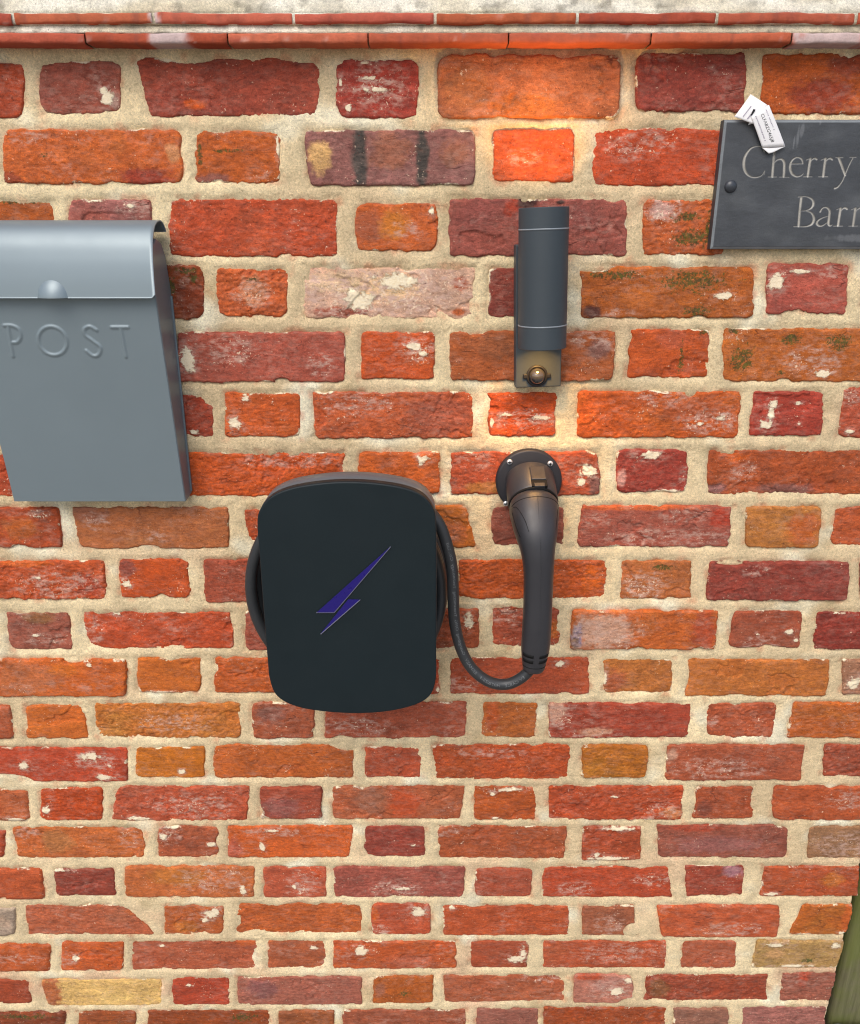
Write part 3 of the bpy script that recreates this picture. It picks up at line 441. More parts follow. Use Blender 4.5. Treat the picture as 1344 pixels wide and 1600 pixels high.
for bi, (qd, c, r, pts) in enumerate(bricks):
    lo = qd.min(0) - 0.007; hi = qd.max(0) + 0.007
    # distance into the mortar grid
    i0, i1 = np.searchsorted(gx, lo[0] - 0.004), np.searchsorted(gx, hi[0] + 0.004); j0, j1 = np.searchsorted(gz, lo[1] - 0.004), np.searchsorted(gz, hi[1] + 0.004)
    if i1 > i0 and j1 > j0:
        GD[j0:j1, i0:i1] = np.minimum(GD[j0:j1, i0:i1], brick_field(bi, GX[j0:j1, i0:i1], GZ[j0:j1, i0:i1]))
    seen = P(672, 800)[0] is not None and -0.62 < qd[:, 0].mean() < 0.70 and qd[:, 1].mean() > 0.13
    s = BS if seen else 0.004
    x, z = np.meshgrid(np.arange(lo[0], hi[0] + s, s), np.arange(lo[1], hi[1] + s, s))
    d = brick_field(bi, x, z); sd_ = 100 + bi * 7
    rb = np.random.default_rng(500 + bi)
    rough = 0.22 + 1.25 * rb.random() ** 2.6
    tilt = rb.normal(0, 0.006, 2); out0 = rb.normal(0, 0.0012)
    cxm, czm = qd.mean(0)
    creases = 1 - np.abs(noise(x * 14 + 3 * noise(x * 30, z * 30, sd_ + 9), z * 85, sd_ + 8))
    h = out0 + tilt[0] * (x - cxm) + tilt[1] * (z - czm) + rough * (0.0013 * fbm(x * 38, z * 48, sd_ + 1, 4) + 0.0009 * fbm(x * 190, z * 230, sd_ + 2, 2) - 0.0006 * sstep(0.86, 1.0, creases))
    # broken skin: a shallow step where a flake has come away
    fl = sstep(0.30, 0.36, noise(x * 17 + 0.4 * noise(x * 90, z * 90, sd_ + 14), z * 26, sd_ + 15)) * (rb.random() < 0.55)
    h -= 0.0016 * fl
    # mortar smear stands proud of the face
    col = np.tile(alb(c), (*x.shape, 1)); msk = np.zeros((*x.shape, 4)); msk[..., 3] = 1
    # second tone in broad cloudy patches
    hue = rb.random()
    tone = np.array([1.16, 1.22, 1.25]) if hue < 0.4 else (np.array([0.80, 0.80, 0.90]) if hue < 0.75 else np.array([0.92, 1.18, 1.40]))
    w2 = sstep(0.0, 0.5, fbm(x * 12, z * 18, sd_ + 20, 3))[..., None] * 0.75
    col = col * (1 - w2) + col * tone * w2
    w3 = sstep(0.12, 0.5, fbm(x * 34, z * 50, sd_ + 21, 3))[..., None] * 0.6
    col = col * (1 - w3) + col * np.array([0.76, 0.76, 0.80]) * w3
    w4 = sstep(0.1, 0.5, fbm(x * 60, z * 120, sd_ + 22, 3))[..., None] * 0.55
    col = col * (1 - w4) + np.minimum(col * np.array([1.22, 1.35, 1.35]), 0.9) * w4
    col = col * (1 - 0.35 * fl[..., None]) + np.minimum(col * np.array([1.15, 0.95, 0.85]), .9) * 0.35 * fl[..., None]
    # worn arrises show fresher clay, in places a crust of mortar
    rim = sstep(-0.006, -0.001, d) * sstep(0.0, 0.5, fbm(x * 30, z * 30, sd_ + 23, 2))
    col = col * (1 - 0.6 * rim[..., None]) + np.minimum(col * np.array([1.25, 1.25, 1.1]), 0.9) * 0.6 * rim[..., None]
    crust = sstep(-0.0045, -0.0005, d) * sstep(-0.05, 0.45, fbm(x * 22 + 5, z * 40, sd_ + 24, 3))
    msk[..., 0] += 0.62 * crust
    msk[..., 0] += 0.26 * sstep(0.42, 0.7, fbm(x * 42, z * 62, sd_ + 25, 2))
    msk[..., 2] += 0.30 * sstep(0.0, 0.5, fbm(x * 20, z * 34, sd_ + 26, 3)) * rb.random()
    for (k, cx, cz, rx, rz, cc) in pts:
        wob = 0.45 * fbm(x * 60, z * 60, sd_ + 30, 3) + 0.3 * fbm(x * 180, z * 180, sd_ + 31, 2)
        e = np.hypot((x - cx) / rx, (z - cz) / rz) + wob
        f = 1 - sstep(0.7, 1.25, e)
        if k == 's': msk[..., 0] = np.maximum(msk[..., 0], (1 - sstep(0.15, 1.5, e)) * 0.76); h += 0.0006 * (1 - sstep(0.8, 1.1, e)); msk[..., 2] = np.minimum(msk[..., 2] + 0.45 * (1 - sstep(0.6, 1.9, e)), 1)
        elif k == 'm': msk[..., 1] = np.maximum(msk[..., 1], (1 - sstep(0.1, 1.7, e)) * 0.66)
        elif k == 'h': msk[..., 2] = np.minimum(msk[..., 2] + f * 0.55, 1)
        elif k == 'c':
            tc = alb(cc); g = (1 - sstep(0.6, 1.2, e))[..., None]; col = col * (1 - g) + tc * (0.7 + 0.3 * col / np.maximum(alb(c), 1e-3)) * g
    damp = sstep(0.30, 0.10, z) * sstep(0.05, 0.5, fbm(x * 16, z * 20, 300, 3)); msk[..., 1] = np.maximum(msk[..., 1], 0.58 * damp)      # moss at the damp foot of the wall
    h = h - 0.0009 * sstep(-0.0028, 0.0005, d) ** 1.5
    h = np.where(d > 0, h - np.minimum(d * 7, 0.016), h)
    Y = -h
    near = d < 0.0032
    keep = near[:-1, :-1] | near[1:, :-1] | near[:-1, 1:] | near[1:, 1:]
    me = grid_mesh('brick', x, Y, z, keep, {'Col': np.clip(col, 0.004, 0.9), 'Msk': msk})
    child('brick', me, M_BRICK, wall)

# the mortar between them
mn = 0.0011 * fbm(GX * 30, GZ * 30, 1, 3) + 0.0010 * fbm(GX * 160, GZ * 160, 2, 3) + 0.0006 * noise(GX * 420, GZ * 420, 4)
MY = 0.0016 - mn + 0.0018 * np.exp(-np.clip(GD, 0, 1) / 0.0016) * sstep(-0.25, 0.25, fbm(GX * 24, GZ * 24, 6, 2)) - 0.0012 * sstep(0.0, 0.008, GD)
MY = np.where(GD < 0, MY + np.minimum(-GD, 0.006) * 0.4, MY)
keep = (GD > -0.006); keep = keep[:-1, :-1] | keep[1:, :-1] | keep[:-1, 1:] | keep[1:, 1:]
m1, m2, m3, m4 = (np.minimum(lin(k) * np.array((1.19, 1.16, 1.17)), 0.96) for k in ((222, 205, 164), (200, 180, 142), (208, 176, 142), (238, 228, 200)))
w = sstep(-0.4, 0.4, fbm(GX * 3, GZ * 3, 11, 3))[..., None]; mc = m1 * (1 - w) + m2 * w
w = (sstep(0.05, 0.5, fbm(GX * 7, GZ * 9, 12, 3)) * (0.35 + 0.65 * sstep(0.7, 0.2, GZ)))[..., None]; mc = mc * (1 - w) + m3 * w  # pinkish mortar, mostly low down; its darker tone also paints in dimmer light
w = sstep(0.15, 0.5, fbm(GX * 9, GZ * 11, 13, 3))[..., None] * 0.8; mc = mc * (1 - w) + m4 * w
w = sstep(0.2, 0.55, fbm(GX * 14, GZ * 14, 14, 3))[..., None] * 0.5; mc = mc * (1 - w) + lin((190, 166, 122)) * w
w = (sstep(0.10, 0.5, fbm(GX * 40, GZ * 40, 15, 3)) * sstep(0.010, 0.002, GD))[..., None] * 0.45; mc = mc * (1 - w) + lin((206, 120, 84)) * w     # brick dust rubbed into the joint
child('mortar', grid_mesh('mortar', GX, MY, GZ, keep, {'Col': mc}), M_MORTAR, wall)
M_CORE = mat_paint('wall core mortar', tuple(lin((196, 176, 140)) * 0.8), 0.95, 0.1, 0.15, 0.0, 40)
child('wall_core', box_mesh('wall_core', X_LEFT - 0.02, X_END - 0.009, 0.012, 0.225, 0.0, H + 0.20), M_CORE, wall)

# ------------------------------------------------------------------ coping: two creasing courses of tile bedded in mortar
def strip(name, x0, x1, prof, step, seed, amp, mat, colf, parent=wall):
    """a long rough strip: prof = (y, z) outline from the bottom back round the front to the top back"""
    pr = []
    for (a, b) in zip(prof[:-1], prof[1:]):
        n = max(1, int(np.hypot(a[0] - b[0], a[1] - b[1]) / step))
        pr += [(a[0] + (b[0] - a[0]) * i / n, a[1] + (b[1] - a[1]) * i / n) for i in range(n)]
    pr = np.array(pr + [prof[-1]]); xs = np.linspace(x0, x1, max(3, int((x1 - x0) / step)))
    Y, X = np.meshgrid(pr[:, 0], xs, indexing='ij'); Z, _ = np.meshgrid(pr[:, 1], xs, indexing='ij')
    s = np.arange(len(pr))[:, None] * step + 0 * X
    nz = amp * fbm(X * 40, s * 90 + seed, seed, 3) + amp * 0.5 * fbm(X * 170, s * 170, seed + 3, 2)
    ny = np.gradient(pr[:, 1]); nzv = -np.gradient(pr[:, 0]); L = np.hypot(ny, nzv) + 1e-9
    Y2 = Y - nz * (ny / L)[:, None]; Z2 = Z - nz * (nzv / L)[:, None] * -1
    me = grid_mesh(name, X, Y2, Z2, None, {'Col': colf(X, Z)})
    return child(name, me, mat, parent)
def cop_col(X, Z):
    a = lin((240, 234, 216)); b = lin((214, 202, 174))
    w = sstep(-0.4, 0.4, fbm(X * 8, Z * 30, 40, 3))[..., None]; c = a * (1 - w) + b * w
    w = sstep(0.0, 0.45, fbm(X * 55, Z * 80, 41, 4))[..., None] * 0.7; return c * (1 - w) + lin((138, 130, 114)) * w
ZC = H
XL, XR = X_LEFT - 0.02, X_END + 0.02
# bed under the first tiles, between the courses and the flaunching above
strip('bed_joint', XL, XR, [(0.03, ZC + 0.166), (0.0075, ZC + 0.168), (0.0075, ZC + 0.180), (0.0070, ZC + 0.1865), (0.03, ZC + 0.1868)], 0.0025, 60, 0.0010, M_MORTAR, lambda X, Z: np.tile(lin((204, 186, 146)) * 0.82, (*X.shape, 1)) * (1 + 0.15 * fbm(X * 20, Z * 40, 61, 3))[..., None])
strip('bed_joint', XL, XR, [(0.05, ZC + 0.1944), (-0.018, ZC + 0.1946), (-0.0155, ZC + 0.200), (-0.011, ZC + 0.2078), (0.05, ZC + 0.2080)], 0.0025, 64, 0.0011, M_MORTAR, cop_col)
strip('coping_flaunching', XL, XR, [(0.06, ZC + 0.2146), (-0.010, ZC + 0.2150), (-0.008, ZC + 0.222), (-0.001, ZC + 0.238), (0.02, ZC + 0.252), (0.11, ZC + 0.262), (0.235, ZC + 0.235), (0.235, ZC + 0.19)], 0.003, 68, 0.0012, M_MORTAR, cop_col)
strip('bed_joint', XL, XR, [(0.05, ZC + 0.2030), (-0.0168, ZC + 0.2032), (-0.0168, ZC + 0.2140), (0.05, ZC + 0.2142)], 0.003, 66, 0.0006, M_MORTAR, cop_col)
def coping_tile(x0, x1, z0, z1, yf, seed):
    rt = np.random.default_rng(seed)
    prof = [(0.05, z0), (yf + 0.0025, z0), (yf + 0.0006, z0 + 0.0008), (yf, z0 + 0.0028), (yf, z1 - 0.0022), (yf + 0.0008, z1 - 0.0006), (yf + 0.003, z1), (0.05, z1)]
    xs = np.concatenate([[x0, x0 + 0.0006, x0 + 0.002], np.linspace(x0 + 0.005, x1 - 0.005, 44), [x1 - 0.002, x1 - 0.0006, x1]])
    pr = np.array(prof); Y, X = np.meshgrid(pr[:, 0], xs, indexing='ij'); Z, _ = np.meshgrid(pr[:, 1], xs, indexing='ij')
    ed = np.minimum(X - x0, x1 - X); e = np.where(ed < 0.002, (0.002 - ed) * 0.7, 0)
    front = (np.arange(len(pr)) > 0) & (np.arange(len(pr)) < len(pr) - 1)
    Y = Y + np.where(front[:, None], e + 0.0007 * fbm(X * 50, Z * 300, seed, 3) + 0.0014 * sstep(0.3, 0.6, noise(X * 30, Z * 160, seed + 4)), 0)
    Z = Z + 0.0011 * noise(X * 12, 0 * X, seed + 6) + 0.0009 * fbm(X * 60, Z * 100, seed + 7, 2)
    c = alb(np.clip(np.array((190, 92, 76)) + rt.normal(0, 8) + rt.normal(0, 2.5, 3), 30, 230))
    col = np.tile(c, (*X.shape, 1))
    w = sstep(0.25, 0.5, fbm(X * 22, Z * 60, seed + 9, 3))[..., None] * 0.5; col = col * (1 - w) + lin((150, 66, 56)) * w
    w = sstep(0.15, 0.5, fbm(X * 110, Z * 25, seed + 11, 3))[..., None] * 0.45; col = col * (1 - w) + lin((112, 62, 54)) * w       # sooty runs
    w = sstep(0.35, 0.55, fbm(X * 45, Z * 120, seed + 12, 3))[..., None] * 0.5; col = col * (1 - w) + lin((206, 170, 156)) * w
    return X, Y, Z, col
JB = [132, 355, 575, 795, 1018, 1238]; JA = [18, 238, 458, 680, 903, 1122, 1340]
def joints(js, v, yf):
    xs = [P(j, v, yf)[0] for j in js]; p = np.mean(np.diff(xs))
    while xs[0] > XL + 0.03: xs.insert(0, xs[0] - p)
    while xs[-1] < XR - 0.03: xs.append(xs[-1] + p)
    return xs
WHITE = lin((216, 200, 196)) * 0.8
for js, v, yf, z0, z1, g, spots in ((JB, 58, -0.027, ZC + 0.1832, ZC + 0.1936, 0.0014, [(262, 28), (1300, 60)]), (JA, 21, -0.020, ZC + 0.2034, ZC + 0.2136, 0.0032, [(240, 8)])):
    xs = joints(js, v, yf)
    for i in range(len(xs) - 1):
        X, Y, Z, col = coping_tile(xs[i] + g * 0.5, xs[i + 1] - g * 0.5, z0, z1, yf, 900 + i * 13 + int(v))
        for (u, ru) in spots:                                   # limewash runs over the tiles
            cx = P(u, v, yf)[0]; rr = ru * px(u, v, yf)[0]
            w = (1 - sstep(0.7, 1.2, np.abs(X - cx) / rr + 0.5 * fbm(X * 90, Z * 90, 77, 2)))[..., None] * 0.8
            col = col * (1 - w) + WHITE * w
        me = grid_mesh('coping_tile', X, Y, Z, None, {'Col': col})
        o = child('coping_tile', me, M_TILE, wall)

# ------------------------------------------------------------------ ground
def ground_mat():
    m, n, l, p = new_mat('pale gravel ground'); t = NT(n, l); pos = t.pos()
    a = t.noise(60, 5, 0.7, pos); c = t.mix(t.rng(a, 0.35, 0.65, 0, 1), (0.16, 0.14, 0.115), (0.34, 0.31, 0.26))
    l.new(c, p.inputs['Base Color']); p.inputs['Roughness'].default_value = 0.95
    l.new(t.bump(t.noise(90, 4, 0.7, pos), 0.8, 0.01), p.inputs['Normal'])
    return m
g = obj('ground', poly_mesh('ground', [(-60, -60, 0), (60, -60, 0), (60, 60, 0), (-60, 60, 0)], [(0, 1, 2, 3)]), ground_mat()); g['kind'] = 'structure'

# ------------------------------------------------------------------ letters as strokes: (polyline, half widths) -> distance field
def stroke_field(x, z, strokes):
    """largest (half width - distance) over all strokes; positive inside a stroke"""
    best = np.full(x.shape, -1.0)
    for pts, ws in strokes:
        pts = np.asarray(pts, float); ws = np.asarray(ws, float) if np.ndim(ws) else np.full(len(pts), float(ws))
        lo = pts.min(0) - ws.max() - 0.002; hi = pts.max(0) + ws.max() + 0.002
        sel = (x > lo[0]) & (x < hi[0]) & (z > lo[1]) & (z < hi[1])
        xs, zs = x[sel], z[sel]; b = best[sel]
        for i in range(len(pts) - 1):
            a, e = pts[i], pts[i + 1] - pts[i]; L2 = (e ** 2).sum() + 1e-12
            t = np.clip(((xs - a[0]) * e[0] + (zs - a[1]) * e[1]) / L2, 0, 1)
            dd = np.hypot(xs - a[0] - t * e[0], zs - a[1] - t * e[1])
            b = np.maximum(b, ws[i] + (ws[i + 1] - ws[i]) * t - dd)
        best[sel] = b
    return best
def px_stroke(pts, w, sc, ox, oy, y, smooth=True):
    p = np.array([[ox + a / sc, oy + b / sc] for a, b in pts]); w = np.asarray(w, float) if np.ndim(w) else np.full(len(p), float(w))
    if smooth and len(p) > 2:
        q3 = catmull(np.column_stack([p, w]), 8); p, w = q3[:, :2], q3[:, 2]
    P3 = np.array([P(a, b, y) for a, b in p]); s = px(p[0][0], p[0][1], y)[0] / sc
    return P3[:, [0, 2]], w * s

# ------------------------------------------------------------------ post box
BX0, BX1 = -0.532, -0.312
M_GREY = mat_paint('grey metallic powder coat', tuple(lin((132, 146, 152)) * 0.8), 0.40, 0.5, 0.05, 0.03, 4, 0.0, 0.27)
M_LID = M_GREY
M_DARK = mat_paint('dark inside', (0.02, 0.02, 0.02), 0.6, 0.3)
pb = thing('post_box', 'grey metal post box with curved lid and embossed POST on the brick wall', 'post box', ((BX0 + BX1) / 2, 0, H - 0.33))
ZT, ZB = -0.012, -0.3335
def yface(z): return -(0.0605 + (0.028 - 0.0605) * (z - H + 0.06) / (-0.331 + 0.06))
prof = [(0.0, H + ZB + 0.003), (yface(H + ZB), H + ZB), (yface(H - 0.05), H - 0.05), (-0.0575, H - 0.035), (-0.049, H - 0.022), (-0.036, H - 0.014), (-0.018, H - 0.020), (-0.008, H - 0.034), (-0.003, H - 0.06), (0.0, H - 0.075)]
def extrude(name, prof, x0, x1):
    n = len(prof); v = [(x, a, b) for x in (x0, x1) for a, b in prof]
    f = [tuple(range(n)), tuple(range(2 * n - 1, n - 1, -1))] + [(i, n + i, n + (i + 1) % n, (i + 1) % n) for i in range(n)]
    return poly_mesh(name, v, f)
o = child('body', extrude('body', prof, BX0, BX1), M_GREY, pb); fix_normals(o); mod_bevel(o, 0.0012, 2, 50)
# flange of the back plate, a thin bright edge beside the wall
o = child('back_plate', box_mesh('back_plate', BX0 - 0.0012, BX1 + 0.0016, -0.0045, -0.001, H + ZB + 0.006, H - 0.080), M_GREY, pb); mod_bevel(o, 0.0006, 1)
# pressed front with the letters
zs = np.arange(H + ZB + 0.001, H - 0.062, 0.0010); xs = np.arange(BX0 + 0.001, BX1 - 0.0008, 0.0010)
X, Z = np.meshgrid(xs, zs)
sc, ox, oy = 4.48, 0, 490
yl = -0.058
el = [(357 + 100 * math.cos(a) * 1.0 + 8 * math.sin(a), 195 + 102 * math.sin(a)) for a in np.linspace(0, 2 * math.pi, 25)]
post = [px_stroke([(50, 92), (60, 200), (72, 305)], 10, sc, ox, oy, yl), px_stroke([(22, 86), (75, 86), (122, 112), (134, 165), (108, 204), (70, 206)], 10, sc, ox, oy, yl),
        px_stroke(el, 10, sc, ox, oy, yl), px_stroke([(668, 118), (622, 93), (583, 112), (590, 155), (640, 195), (690, 240), (680, 290), (640, 303), (590, 265)], 10, sc, ox, oy, yl),
        px_stroke([(775, 98), (890, 98)], 10, sc, ox, oy, yl, False), px_stroke([(838, 100), (868, 308)], 10, sc, ox, oy, yl, False)]
fld = stroke_field(X, Z, post)
emb = np.sqrt(np.clip(sstep(-0.0010, 0.0024, fld), 0, 1)) * 0.0014
Y = yface(Z) - 0.0009 - emb - 0.0006 * noise(X * 7, Z * 6, 3)
o = child('front_panel', grid_mesh('front_panel', X, Y, Z, None, {'Col': np.full((*X.shape, 3), 0.5)}), M_GREY, pb)
# lid: a bent sheet with a little thickness, overhanging the sides
lp = catmull([(-0.0700, H - 0.0775), (-0.0675, H - 0.055), (-0.0636, H - 0.034), (-0.0575, H - 0.0155), (-0.0460, H - 0.0010), (-0.0305, H + 0.0052), (-0.0150, H + 0.0035), (-0.0040, H - 0.0065)], 8)
tn = np.gradient(lp, axis=0); tn /= np.linalg.norm(tn, axis=1)[:, None]; nn = np.column_stack([tn[:, 1], -tn[:, 0]])
inner = lp + nn * 0.0013
ring = np.vstack([lp, inner[::-1]])
LX0, LX1 = BX0 - 0.003, BX1 + 0.0030
nx = 60; xs = np.linspace(LX0, LX1, nx); n = len(lp)
cut = 0.004
rings = []
for x in xs:
    r_ = ring.copy(); e = min(x - LX0, LX1 - x)
    if e < cut:                                             # snipped lower corner
        dz = (cut - e); r_[:, 1] = np.where(r_[:, 1] < H - 0.0775 + dz, H - 0.0775 + dz, r_[:, 1])
    bulge = 0.0009 * noise(np.array([x * 9.0]), np.array([0.3]), 8)[0]
    r_[:, 0] += bulge * np.clip((H - r_[:, 1]) / 0.07, 0, 1)
    rings.append(np.column_stack([np.full(len(r_), x), r_]))
o = child('lid', loft('lid', rings), M_LID, pb); fix_normals(o); mod_bevel(o, 0.0004, 1, 60)
# finger lip pressed out of the lid's lower edge
c = P(83, 460, -0.068); a = np.linspace(0, math.pi, 25); vv, ff = [], []
R1, R2 = 0.0175, 0.0195
for k in range(9):
    f = k / 8.0; bul = 0.0065 * math.cos(f * math.pi / 2) ** 0.8
    for t in a: vv.append((c[0] + R1 * f * math.cos(t), -0.0698 + 0.10 * R2 * f * math.sin(t) - bul, H - 0.0772 + R2 * f * math.sin(t)))
for k in range(8):
    for j in range(24): ff.append((k * 25 + j, k * 25 + j + 1, (k + 1) * 25 + j + 1, (k + 1) * 25 + j))
o = child('finger_lip', poly_mesh('finger_lip', vv, ff, True), M_LID, o)

# ------------------------------------------------------------------ wall light, hung about two degrees out of plumb
M_ANTH = mat_paint('anthracite aluminium', tuple(lin((70, 79, 85)) * 0.68), 0.5, 0.4, 0.05, 0.25, 20)
M_RING = mat_paint('pale reveal ring', tuple(lin((140, 148, 154)) * 0.8), 0.4, 0.5)
M_BLK = mat_paint('black plastic', (0.012, 0.012, 0.013), 0.45, 0.4)
LCY = -0.058; LR = 0.0277
ca, cb = P(849.5, 330, LCY - 0.0), P(847.5, 543, LCY)
lc = (ca + cb) / 2; lc[1] = 0
wlamp = thing('wall_light', 'anthracite cylinder up and down wall light with motion sensor, lit warm', 'wall light', (lc[0], 0, lc[2]))
LZ0, LZ1 = cb[2], ca[2] + 0.004
L0 = Vector((lc[0], 0, lc[2]))
n = 64
def lathe_z(name, prof, cx, cy): return loft(name, disc_rings((cx, cy, 0), prof, 'z', n), False, False)
cx = lc[0]
tube = [(LR - 0.003, LZ0 + 0.06), (LR - 0.003, LZ0 + 0.0005), (LR - 0.0006, LZ0), (LR, LZ0 + 0.0006), (LR, LZ1 - 0.0006), (LR - 0.0006, LZ1), (LR - 0.003, LZ1 - 0.0005), (LR - 0.003, LZ1 - 0.06)]
o = child('lamp_tube', lathe_z('lamp_tube', tube, cx, LCY), M_ANTH, wlamp); fix_normals(o)
mod = o.modifiers.new('edge', 'EDGE_SPLIT'); mod.split_angle = math.radians(40)
for v in (358, 512):
    z = P(849, v, LCY - LR)[2]
    o = child('reveal_ring', lathe_z('reveal_ring', [(LR - 0.001, z - 0.0009), (LR + 0.0004, z - 0.0008), (LR + 0.0004, z + 0.0008), (LR - 0.001, z + 0.0009)], cx, LCY), M_RING, wlamp); fix_normals(o)
M_LENS = mat_emit('lit lamp lens', (1.0, 0.62, 0.25), 6.0)
for z, s in ((LZ0 + 0.022, 1), (LZ1 - 0.022, -1)):
    child('lamp_lens', loft('lamp_lens', disc_rings((cx, LCY, 0), [(0.0, z), (0.012, z), (0.0246, z + 0.0005)], 'z', 32), False, False), M_LENS, wlamp)
# back plate with the sensor
bp0 = P(807, 600, -0.022); bp1 = P(874, 600, -0.022)
PZ0, PZ1 = P(839, 605, -0.022)[2], P(812, 381, -0.015)[2]
PX0, PX1 = 0.1005, 0.1560
o = child('back_plate', box_mesh('back_plate', PX0, PX1, -0.023, 0.002, PZ0, PZ1), M_ANTH, wlamp); mod_bevel(o, 0.0015, 3)
o = child('tube_bracket', box_mesh('tube_bracket', cx - 0.015, cx + 0.015, LCY + LR - 0.004, -0.02, LZ0 + 0.03, LZ1 - 0.06), M_ANTH, wlamp)
sc_ = P(839, 588, -0.026); sc_[0] -= 0.0034
M_PIR = mat_paint('smoked sensor dome', (0.03, 0.03, 0.033), 0.06, 0.8, 0.05, 0.0, 30, 0.6)
sr = child('sensor_ring', loft('sensor_ring', disc_rings((sc_[0], -0.0225, sc_[2]), [(0.0132, 0), (0.0132, 0.002), (0.0122, 0.0032), (0.0104, 0.0032), (0.0098, 0.001)], 'y', 48), False, False), M_BLK, wlamp); fix_normals(sr)
for s in (-1, 1):
    o = child('sensor_lug', box_mesh('sensor_lug', sc_[0] + s * 0.0142 - 0.0026, sc_[0] + s * 0.0142 + 0.0026, -0.0255, -0.022, sc_[2] - 0.0028, sc_[2] + 0.0028), M_BLK, wlamp); mod_bevel(o, 0.001, 2)
dome = [(0.0100 * math.cos(t), 0.002 + 0.0100 * math.sin(t)) for t in np.linspace(0, math.pi / 2, 12)]
o = child('sensor_dome', loft('sensor_dome', disc_rings((sc_[0], -0.0225, sc_[2]), dome, 'y', 40), False, False), M_PIR, wlamp); fix_normals(o)
# the two warm lamps inside the tube
for z, s in ((LZ0 + 0.018, -1), (LZ1 - 0.018, 1)):
    ld = bpy.data.lights.new('warm_spot', 'SPOT'); ld.energy = 1.55; ld.color = (1.0, 0.50, 0.13); ld.spot_size = math.radians(125); ld.spot_blend = 1.0; ld.shadow_soft_size = 0.014
    lo_ = bpy.data.objects.new('warm_spot', ld); COL.objects.link(lo_); lo_.parent = wlamp; lo_.matrix_parent_inverse = Matrix.Translation(-L0)
    lo_.location = (cx, LCY, z); lo_.rotation_euler = (0 if s < 0 else math.pi, 0, 0)
wlamp.rotation_euler = (0, -math.radians(1.9), 0)

# ------------------------------------------------------------------ charger
M_CHG = mat_paint('charger satin black green', tuple(lin((26, 41, 46)) * 0.56), 0.5, 0.3, 0.06, 0.1, 10)
M_CHS = mat_paint('charger dark shell', tuple(lin((112, 115, 118)) * 0.62), 0.36, 0.5, 0.05, 0.2, 14)
YF = -0.130
ol = [(541, 753), (500, 755.5), (455, 763), (424, 776), (407, 795), (402, 818), (405.5, 870), (411.5, 950), (418, 1030), (421.5, 1062), (433, 1088), (462, 1104), (505, 1112), (556, 1115), (605, 1112), (648, 1102), (672, 1087), (681, 1062), (681.5, 1030), (682, 950), (682, 870), (681, 815), (677, 795), (660, 774), (630, 762), (585, 755)]
OL = catmull([(P(u, v, YF)[0], P(u, v, YF)[2]) for u, v in ol], 8, True)
cc = OL.mean(0)
def inset(s, dx=0.0):
    d = OL - cc; L = np.linalg.norm(d, axis=1)[:, None]; return cc + d * (L - s) / L
def ring_at(y, s): r_ = inset(s); return np.column_stack([r_[:, 0], np.full(len(r_), y), r_[:, 1]])
ch = thing('ev_charger', 'dark rounded wall charger with blue lightning bolt on its front', 'charger', (cc[0], 0, cc[1]))
fp = child('front_cover', loft('front_cover', [ring_at(-0.118, 0.0012), ring_at(-0.118, 0.0), ring_at(-0.1284, 0.0), ring_at(-0.1295, 0.0004), ring_at(-0.1300, 0.0011), ring_at(-0.13005, 0.0019), ring_at(-0.13005, 0.0028)]), M_CHG, ch); fix_normals(fp)
o = child('housing', loft('housing', [ring_at(-0.086, 0.012), ring_at(-0.0865, 0.0015), ring_at(-0.089, 0.0), ring_at(-0.1145, -0.0003), ring_at(-0.1160, 0.0012), ring_at(-0.1185, 0.0014)]), M_CHS, ch); fix_normals(o)
o = child('wall_base', loft('wall_base', [np.column_stack([cc[0] + (OL[:, 0] - cc[0]) * 0.66, np.full(len(OL), y), cc[1] + (OL[:, 1] - cc[1]) * 0.62]) for y in (0.004, -0.09)]), M_BLK, ch); fix_normals(o)
M_BLUE = mat_paint('blue logo film', tuple(lin((34, 24, 112)) * 0.8), 0.3, 0.4, 0.0, 0.0, 20)
M_SILV = mat_paint('silver logo edge', tuple(lin((120, 120, 140)) * 0.8), 0.35, 0.5)
bs, bx, by = 7.906, 470, 830
for tri, edges in (([(200, 996), (1102, 190), (412, 996)], [(1, 2), (2, 0)]), ([(248, 1260), (588, 838), (728, 842)], [(2, 0)])):
    pp = [P(bx + a / bs, by + b / bs, YF) for a, b in tri]
    me = poly_mesh('logo_bolt', [(p[0], YF - 0.0011, p[2]) for p in pp], [(0, 1, 2)]); b = child('logo_bolt', me, M_BLUE, ch); fix_normals(b)
    m_ = b.modifiers.new('solid', 'SOLIDIFY'); m_.thickness = 0.0006
    for i, j in edges:
        a1, a2 = pp[i], pp[j]; d_ = (a2 - a1) / np.linalg.norm(a2 - a1); nrm = np.array([-d_[2], 0, d_[0]]); nrm = nrm if nrm[2] < 0 else -nrm
        w_ = 0.0009
        v_ = [a1 - d_ * 0.0005, a2 + d_ * 0.0005, a2 + d_ * 0.0005 + nrm * w_, a1 - d_ * 0.0005 + nrm * w_]
        vv = [(k[0], YF - 0.0014, k[2]) for k in v_] + [(k[0], YF - 0.0001, k[2]) for k in v_]
        o = child('logo_edge', poly_mesh('logo_edge', vv, [(0, 1, 2, 3), (4, 7, 6, 5), (0, 4, 5, 1), (1, 5, 6, 2), (2, 6, 7, 3), (3, 7, 4, 0)]), M_SILV, b); fix_normals(o)

